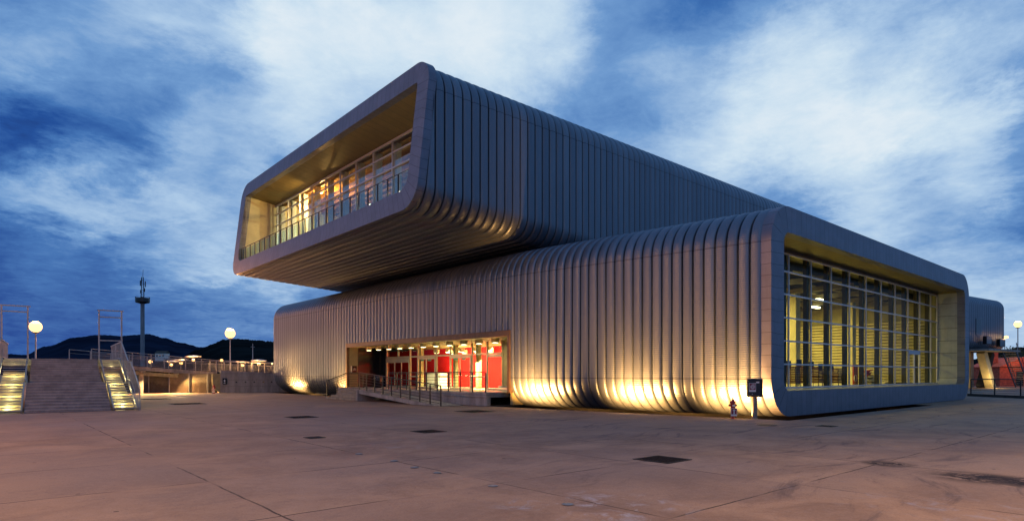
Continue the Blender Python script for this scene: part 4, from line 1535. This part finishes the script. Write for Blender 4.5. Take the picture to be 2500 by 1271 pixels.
slope_beam(E0, E1, 0.0, -0.32, 0.0, 0.3).build('edge_beam', M['conc'], fb)
slope_beam(E0, E1, 0.31, -0.22, -0.05, 2.6).build('bridge_deck', M['darkc'], fb)
slope_beam(E0, E1 + hv * -2.0, 0.5, -0.62, -0.33, 0.3).build('girder', M['galv'], fb)
for t_ in (0.25, 0.62):
    P = E0.lerp(E1, t_)
    MB().box(P.x + 0.9, P.x + 1.2, P.y + 0.9, P.y + 1.2, 0.004, P.z - 0.25).build('pier', M['conc'], fb)
for t_ in (0.35, 0.62, 0.9):      # assumed lamps, no fittings seen, added under the edge to warm wall and paving
    P = E0.lerp(E1, t_) - nv * 0.12
    MB().obox((P.x, P.y, P.z - 0.42), hv * 0.2, nv * 0.08, (0, 0, 0.05)).build('assumed_underside_lamp', M['galv'], fb)
    lamp('assumed_bridge_light', 'SPOT', (P.x, P.y, P.z - 0.5), 2200, (1.0, 0.60, 0.22), fb, 0.1, aim=(P.x - nv.x * 1.2, P.y - nv.y * 1.2, 0), spot=150, blend=0.6)
for side, off in ((0, 0.08), (1, 2.8)):
    rail, pst, infill = MB(), [], MB()
    for p_, q_ in ((E0, E1), (E1, E2)):
        a_, b_ = p_ + nv * off, q_ + nv * off
        rail.tube(a_ + Vector((0, 0, 1.05)), b_ + Vector((0, 0, 1.05)), 0.03, n=6)
        rail.tube(a_ + Vector((0, 0, 0.78)), b_ + Vector((0, 0, 0.78)), 0.014, n=5)
        rail.tube(a_ + Vector((0, 0, 0.08)), b_ + Vector((0, 0, 0.08)), 0.014, n=5)
        n = 7
        for k in range(n):
            P = a_.lerp(b_, k / n)
            MB().box(P.x - 0.03, P.x + 0.03, P.y - 0.03, P.y + 0.03, P.z, P.z + 1.05).build('railing_post', M['galv'], fb)
        if side == 0:
            for k in range(150):
                P = a_.lerp(b_, k / 150)
                infill.box(P.x - 0.008, P.x + 0.008, P.y - 0.008, P.y + 0.008, P.z + 0.06, P.z + 0.78)
    rail.build('handrail', M['galv'], fb, smooth=True)
    if side == 0:
        infill.build('railing_infill', M['galv'], fb)

# ================================================================== LAMPS


def street_lamp(px, py, d, label, head=0.42, energy=900):
    P = at(px, py, d)
    return street_lamp_at(P.x, P.y, P.z, label, head, energy)


def street_lamp_at(x, y, z, label, head=0.42, energy=900, group='tall sodium street lamps', rpole=0.075, cutoff=None):
    P = Vector((x, y, z))
    root = empty('street_lamp', (P.x, P.y, 0), label, 'street lamp', group)
    MB().lathe([(rpole * 1.9, 0), (rpole * 1.9, 0.25), (rpole, 0.35), (rpole * 0.75, P.z - 0.2)], 12).build('pole', M['galv'], root, world=False, smooth=True)
    MB().lathe([(0.05, P.z - 0.22), (head * 0.55, P.z - 0.16), (head * 0.6, P.z - 0.1)], 16).build('lamp_base', M['galv'], root, world=False, smooth=True)
    MB().lathe([(head * math.sin(a * math.pi / 16), P.z - 0.1 + head * (1 - math.cos(a * math.pi / 16))) for a in range(1, 16)], 26).build('lamp_bowl', M['lampbulb'], root, world=False, smooth=True)
    if cutoff:      # added plaza lamps: no hood, the spot cone spares sky and high walls
        l_ = lamp('lamp_light', 'SPOT', (0, 0, P.z - 0.3), energy, (1.0, 0.60, 0.28), None, 0.3, aim=(0, 0, 0), spot=cutoff, blend=0.5)
    else:
        l_ = lamp('lamp_light', 'POINT', (0, 0, P.z + head * 2 + 0.4), energy, (1.0, 0.38, 0.10), None, 0.3)
    l_.parent = root
    return root


street_lamp(87, 808, 58, 'tall sodium lamp shining behind the left portal frame of the staircase', 0.52, 1700)
street_lamp(562, 823, 72, 'tall sodium lamp shining before the dark wooded hill', 0.56, 5000)
street_lamp(2485, 797, 85, 'tall sodium lamp at the far right behind the rear hall', 0.45, 1500)
street_lamp(-80, 630, 65, 'tall sodium lamp left of the staircase, just past the picture edge', 0.4, 8500)
street_lamp_at(-14, 23, 11, 'added sodium lamp warming the plaza, unseen far left of the picture edge', 0.4, 8500)  # added out of view to warm the plaza
street_lamp_at(-9, 8, 10, 'added sodium lamp warming the paving, unseen just left of the viewer', 0.4, 6600, cutoff=140)  # extra lamp outside the view, warms the left foreground paving
street_lamp_at(9, -6, 10, 'added sodium lamp warming the paving, unseen just right of the viewer', 0.4, 7600, cutoff=130)  # extra lamp behind the camera, warms the paving on the right


def mushroom(px, py, d, label, group='low mushroom lamps along the footbridge'):
    P = at(px, py, d)
    root = empty('garden_lamp', (P.x, P.y, 0), label, 'garden lamp', group)
    z = P.z
    MB().lathe([(0.07, 0), (0.05, 0.2), (0.045, z - 0.42)], 10).build('pole', M['steel'], root, world=False, smooth=True)
    MB().lathe([(0.10, z - 0.44), (0.16, z - 0.36), (0.12, z - 0.26), (0.02, z - 0.24)], 14).build('lamp_bulb', M['lampbulb'], root, world=False, smooth=True)
    MB().lathe([(0.02, z + 0.02), (0.72, z + 0.0), (0.74, z + 0.03), (0.4, z + 0.1), (0.02, z + 0.14)], 20).build('lamp_shade', M['white'], root, world=False, smooth=True)
    mb = MB()
    for k in range(3):
        a = k * 2.094
        mb.tube((0.06 * math.cos(a), 0.06 * math.sin(a), z - 0.3), (0.3 * math.cos(a), 0.3 * math.sin(a), z + 0.01), 0.012, n=5)
    mb.build('stay', M['steel'], root, world=False)
    l_ = lamp('lamp_light', 'POINT', (0, 0, z - 0.17), 450, (1.0, 0.50, 0.18), None, 0.05)
    l_.parent = root
    return root


for px, py, d, lab in ((418, 882, 62, 'mushroom lamp second from the left, low over the bridge railing'), (442, 878, 64, 'mushroom lamp between its low left neighbour and the highest one'),
                       (472, 870, 60, 'highest and widest glowing mushroom lamp above the bridge railing'), (592, 883.5, 66, 'mushroom lamp just right of the tall lamp pole'),
                       (632, 880, 60, 'rightmost mushroom lamp, nearest the ribbed wall')):
    mushroom(px, py, d, lab)
for px, py, d, lab in ((367, 883, 60, 'small bare globe lamp at the left end of the bridge railing'), (541, 880, 70, 'small bare globe lamp left of the tall lamp by the hill')):
    P = at(px, py, d)
    root = empty('globe_lamp', (P.x, P.y, 0), lab, 'globe lamp', 'small globe lamps')
    MB().lathe([(0.06, 0), (0.045, 0.2), (0.04, P.z - 0.12)], 10).build('pole', M['steel'], root, world=False, smooth=True)
    MB().lathe([(0.05, P.z - 0.14), (0.17, P.z - 0.05), (0.19, P.z + 0.03), (0.13, P.z + 0.15), (0.02, P.z + 0.2)], 14).build('globe', M['lampbulb'], root, world=False, smooth=True)

# ================================================================== OBSERVATION TOWER
dT = 300
P = at(348, HY, dT)
tw = empty('observation_tower', (P.x, P.y, 0), 'slender round concrete tower with a dark ring platform and lattice antenna mast', 'tower')
zz = lambda py: EYE + (HY - py) * dT / FPX
MB().lathe([(0.95, 0), (0.88, zz(738)), (0.8, zz(724))], 24).build('shaft', M['stair'], tw, world=False, smooth=True)
MB().lathe([(1.1, zz(741)), (2.9, zz(738.5)), (3.2, zz(737)), (3.2, zz(728)), (2.9, zz(727)), (0.8, zz(726))], 28).build('ring_platform', M['black'], tw, world=False, smooth=True)
mb = MB()
for k in range(28):
    a = 2 * math.pi * k / 28
    mb.bar((3.1 * math.cos(a), 3.1 * math.sin(a), zz(728)), (3.1 * math.cos(a), 3.1 * math.sin(a), zz(724.5)), 0.12)
mb.build('platform_rail', M['steel'], tw, world=False)
mb = MB()
z0, z1 = zz(726), zz(676)
for sx, sy in ((-1, -1), (1, -1), (1, 1), (-1, 1)):
    mb.bar((sx * 0.62, sy * 0.62, z0), (sx * 0.38, sy * 0.38, z1), 0.14)
nz = 12
for k in range(nz):
    za, zb = z0 + (z1 - z0) * k / nz, z0 + (z1 - z0) * (k + 1) / nz
    w_ = 0.62 - 0.24 * k / nz
    mb.bar((-w_, -w_, za), (w_, -w_, zb), 0.08)
    mb.bar((w_, w_, za), (-w_, w_, zb), 0.08)
    mb.bar((-w_, w_, za), (-w_, -w_, zb), 0.08)
    mb.bar((w_, -w_, za), (w_, w_, zb), 0.08)
mb.bar((0.1, 0, z1), (0.25, 0, zz(658)), 0.16)
mb.build('mast', M['steel'], tw, world=False)
mb = MB()
for (dx_, py0, py1) in ((-1.0, 698, 685), (1.1, 700, 686), (-0.5, 690, 679), (0.8, 712, 703), (-0.9, 716, 708)):
    mb.obox((dx_, -0.4, (zz(py0) + zz(py1)) / 2), (0.2, 0, 0), (0, 0.2, 0), (0, 0, (zz(py1) - zz(py0)) / 2))
    mb.bar((0, 0, (zz(py0) + zz(py1)) / 2), (dx_, -0.4, (zz(py0) + zz(py1)) / 2), 0.1)
mb.build('antenna', M['steel'], tw, world=False)

P = at(391, 868, 480)
db = empty('distant_house', (P.x, P.y, 0), 'tiny pale house at the foot of the far hill, right of the tower', 'house', rz=AZ - R(90))
MB().box(-4, 4, 0, 6, P.z - 4, P.z + 2.0).build('wall', M['white'], db, world=False)
MB().add([(-4.4, -0.5, P.z + 2), (4.4, -0.5, P.z + 2), (4.4, 6.5, P.z + 2), (-4.4, 6.5, P.z + 2), (-4.4, 3, P.z + 4), (4.4, 3, P.z + 4)],
         [(0, 1, 5, 4), (2, 3, 4, 5), (0, 4, 3), (1, 2, 5), (3, 2, 1, 0)]).build('roof', M['bark'], db, world=False)
for k in range(3):
    MB().box(-3 + k * 2.4, -2 + k * 2.4, -0.05, -0.01, P.z - 0.6, P.z + 1.0).build('window', M['black'], db, world=False)
P = at(617, 838, 150)
MB_ = empty('mast', (P.x, P.y, 0), 'thin bare mast against the dark wooded hill', 'mast')
MB().lathe([(0.16, 0), (0.12, P.z * 0.6), (0.06, P.z)], 8).build('mast_pole', M['galv'], MB_, world=False)
MB().bar((-0.5, 0, P.z - 0.8), (0.5, 0, P.z - 0.8), 0.08).build('cross_arm', M['galv'], MB_, world=False)

# ================================================================== REAR HALL AT THE RIGHT
Q0, Q1 = at(2250, HY, 62), at(2450, HY, 74)
Q0.z = Q1.z = 0
dv = (Q1 - Q0)
L = dv.length
rz = math.atan2(dv.y, dv.x)
rear = empty('rear_hall', (Q0.x, Q0.y, 0), 'dark ribbed rear hall raised on slanting concrete legs behind the right glazed end', 'building', rz=rz)
ZB3, ZT3 = 4.35, 10.5
npan = 40
ribbed_shell(0, L / npan, npan, lambda t: rounded(0, 14, ZB3, ZT3, 1.0, 1.1, 8), lambda t, a, z: (t, a, z), 0.09).build('shell', M['rib'], rear, world=False, smooth=True)


def rear_px(px):   # distance along the rear hall wall for a photo column
    s_ = (px - CX) / FPX
    a_ = Q0.x * 1.0
    den_ = dv.x / L - 0
    lo, hi_ = 0.0, L + 8
    for _ in range(50):
        m_ = (lo + hi_) / 2
        P_ = Q0 + dv.normalized() * m_
        sx = (P_.x * RX + P_.y * RY) / (P_.x * FX + P_.y * FY)
        if sx < s_:
            lo = m_
        else:
            hi_ = m_
    return (lo + hi_) / 2


MB().box(rear_px(2372), L + 0.2, -1.6, 0.6, ZB3 - 0.12, ZB3 + 0.1).build('gallery_slab', M['conc'], rear, world=False)
MB().box(rear_px(2380), rear_px(2393), -0.14, -0.098, 6.0, 7.9).build('wall_opening', M['black'], rear, world=False)
MB().box(rear_px(2386), rear_px(2398), -0.9, -0.5, 5.0, 5.9).build('plant_unit', M['black'], rear, world=False, bevel=0.04)
MB().box(rear_px(2419), rear_px(2432), -0.9, -0.5, 4.8, 5.7).build('plant_unit', M['black'], rear, world=False, bevel=0.04)
x_a = rear_px(2402)
MB().bar((rear_px(2401), 0.2, ZB3 - 0.12), (rear_px(2424), 0.2, 0.0), 0.9, 0.8, up=(0, 1, 0)).build('slanting_leg', M['cream'], rear, world=False, bevel=0.03)
MB().bar((rear_px(2446), 1.2, ZB3 - 0.12), (rear_px(2424), 1.2, 0.0), 0.9, 0.8, up=(0, 1, 0)).build('slanting_leg', M['darkc'], rear, world=False, bevel=0.03)
MB().box(rear_px(2423), rear_px(2431), 2.2, 3.0, 0, ZB3 - 0.12).build('column', M['cream'], rear, world=False)
for px in (2371, 2389, 2404):
    MB().box(rear_px(px), rear_px(px + 3), 5.5, 5.9, 0, ZB3).build('column', M['cream'], rear, world=False)
mb = MB().box(0, L, 9.0, 9.2, 0, ZB3)
mb.build('rear_wall', M['timber'], rear, world=False)
MB().bar((rear_px(2442), -0.3, 6.0), (rear_px(2443), -0.3, 6.0), 0.1).build('bracket', M['steel'], rear, world=False)
MB().lathe([(0.05, 5.85), (0.2, 5.92), (0.24, 6.05), (0.14, 6.16), (0.03, 6.2)], 14, (rear_px(2444), -0.5, 0)).build('wall_lamp', M['lampbulb'], rear, world=False, smooth=True)
for (px, off, z_, e, col) in ((2440, -1.2, 6.0, 40, (1, 0.5, 0.18)), (2408, -0.9, 0.6, 160, (1, 0.72, 0.3)), (2385, 4.0, 3.4, 120, (1, 0.7, 0.3))):
    l_ = lamp('rear_light', 'POINT', (rear_px(px), off, z_), e, col, None, 0.12)
    l_.parent = rear

# escape stair beside the rear hall
es = empty('escape_stair', (Q0.x, Q0.y, 0), 'dark steel escape stair descending from the rear hall', 'stairs', rz=rz)
mb = MB()
xa, xb = rear_px(2442), rear_px(2474)
n = 16
for k in range(n):
    x = xa + (xb - xa) * k / n
    z = (ZB3 - 0.1) * (1 - k / n)
    mb.box(x, x + (xb - xa) / n + 0.08, -1.5, -0.3, z - 0.06, z)
mb.build('tread', M['galv'], es, world=False)
mb = MB()
for y in (-1.55, -0.25):
    mb.bar((xa, y, ZB3 - 0.1), (xb, y, 0.05), 0.06, 0.26)
mb.build('stringer', M['steel'], es, world=False)
mb = MB()
for y in (-1.55, -0.25):
    mb.bar((xa, y, ZB3 + 0.95), (xb, y, 1.1), 0.05)
    for k in range(8):
        x = xa + (xb - xa) * k / 7
        z = (ZB3 - 0.1) * (1 - k / 7)
        mb.bar((x, y, z), (x, y, z + 1.05), 0.035)
mb.build('handrail', M['steel'], es, world=False)

# small gabled house lit red behind
P = at(2488, HY, 82)
ho = empty('gabled_house', (P.x, P.y, 0), 'small gabled house glowing red under a lamp at the far right', 'house', rz=AZ - R(90))
MB().box(-2.6, 3.5, 0, 5, 0, 2.6).build('wall', M['houselight'], ho, world=False)
mb = MB()
for k in range(7):
    mb.box(-2.62, 3.52, -0.03, -0.004, 0.2 + k * 0.36, 0.42 + k * 0.36)
mb.build('boarding', M['houselight'], ho, world=False)
mb = MB().add([(-2.9, -0.3, 2.6), (3.8, -0.3, 2.6), (0.4, -0.3, 3.9), (-2.9, 5.3, 2.6), (3.8, 5.3, 2.6), (0.4, 5.3, 3.9)],
              [(0, 1, 2), (5, 4, 3), (0, 2, 5, 3), (1, 4, 5, 2), (0, 3, 4, 1)])
mb.build('roof', M['houselight'], ho, world=False)
MB().box(-2.0, -1.2, 2.0, 2.8, 2.9, 5.6).build('chimney', M['houselight'], ho, world=False)
MB().box(-0.4, 0.5, -0.06, -0.035, 0.0, 2.0).build('door', M['black'], ho, world=False)
l_ = lamp('house_lamp', 'POINT', (-1.0, -2.4, 3.4), 170, (1, 0.28, 0.08), None, 0.2)
l_.parent = ho

# fence across the right edge
f0, f1 = ground_at(2366, 966), ground_at(2640, 978)
f0.z = f1.z = 0
kb = MB().bar(f0 + Vector((0, 0, 0.09)), f1 + Vector((0, 0, 0.09)), 0.3, 0.18).build('kerb', M['darkc'])
tag(kb, kind='structure')
fpts = [tuple(at(2300, HY, 47).xy) + (0.18,), tuple((f0 + (f1 - f0) * 0.02).xy) + (0.18,), tuple(f1.xy) + (0.18,)]
railing('boundary_railing', fpts[1:], 'long low dark railing on a kerb at the right edge', 2.2, 1.05, 7, group='boundary railing', r=0.035)


# trees
def tree(P, h, wd, label, seed):
    rr = random.Random(seed)
    root = empty('tree', P, label, 'tree', 'dark trees beyond the right boundary')
    MB().tube((0, 0, 0), (0.05, 0.03, h * 0.55), 0.16, 0.08, 8).tube((0.03, 0, h * 0.4), (wd * 0.3, 0.1, h * 0.75), 0.07, 0.03, 6).tube((0.03, 0, h * 0.4), (-wd * 0.3, -0.1, h * 0.7), 0.07, 0.03, 6).build('trunk', M['bark'], root, world=False)
    mb = MB()
    cl = [(rr.gauss(0, wd * 0.32), rr.gauss(0, wd * 0.32), h * rr.uniform(0.5, 0.95), rr.uniform(0.25, 0.5) * wd * 0.6) for _ in range(14)]
    for cx_, cy_, cz_, r_ in cl:
        for _ in range(90):
            v = Vector((rr.gauss(0, 1), rr.gauss(0, 1), rr.gauss(0, 0.8))).normalized() * r_ * rr.uniform(0.5, 1.05)
            c = Vector((cx_, cy_, cz_)) + v
            a = Vector((rr.uniform(-1, 1), rr.uniform(-1, 1), rr.uniform(-1, 1))).normalized() * 0.16
            b_ = a.cross(Vector((rr.uniform(-1, 1), rr.uniform(-1, 1), rr.uniform(-1, 1)))).normalized() * 0.09
            mb.add([c - a, c + b_, c + a, c - b_], [(0, 1, 2, 3)])
    mb.build('crown', M['leaf'], root, world=False)


for k, (px, d, h, wd, lab) in enumerate(((2462, 96, 5.4, 3.2, 'dark tree nearest the rear hall corner'), (2484, 100, 5.8, 3.4, 'dark tree right behind the tall right lamp'),
                                         (2508, 96, 5.6, 3.2, 'dark tree cut by the right picture edge'))):
    P = at(px, HY, d)
    tree((P.x, P.y, 0), h, wd, lab, 30 + k)
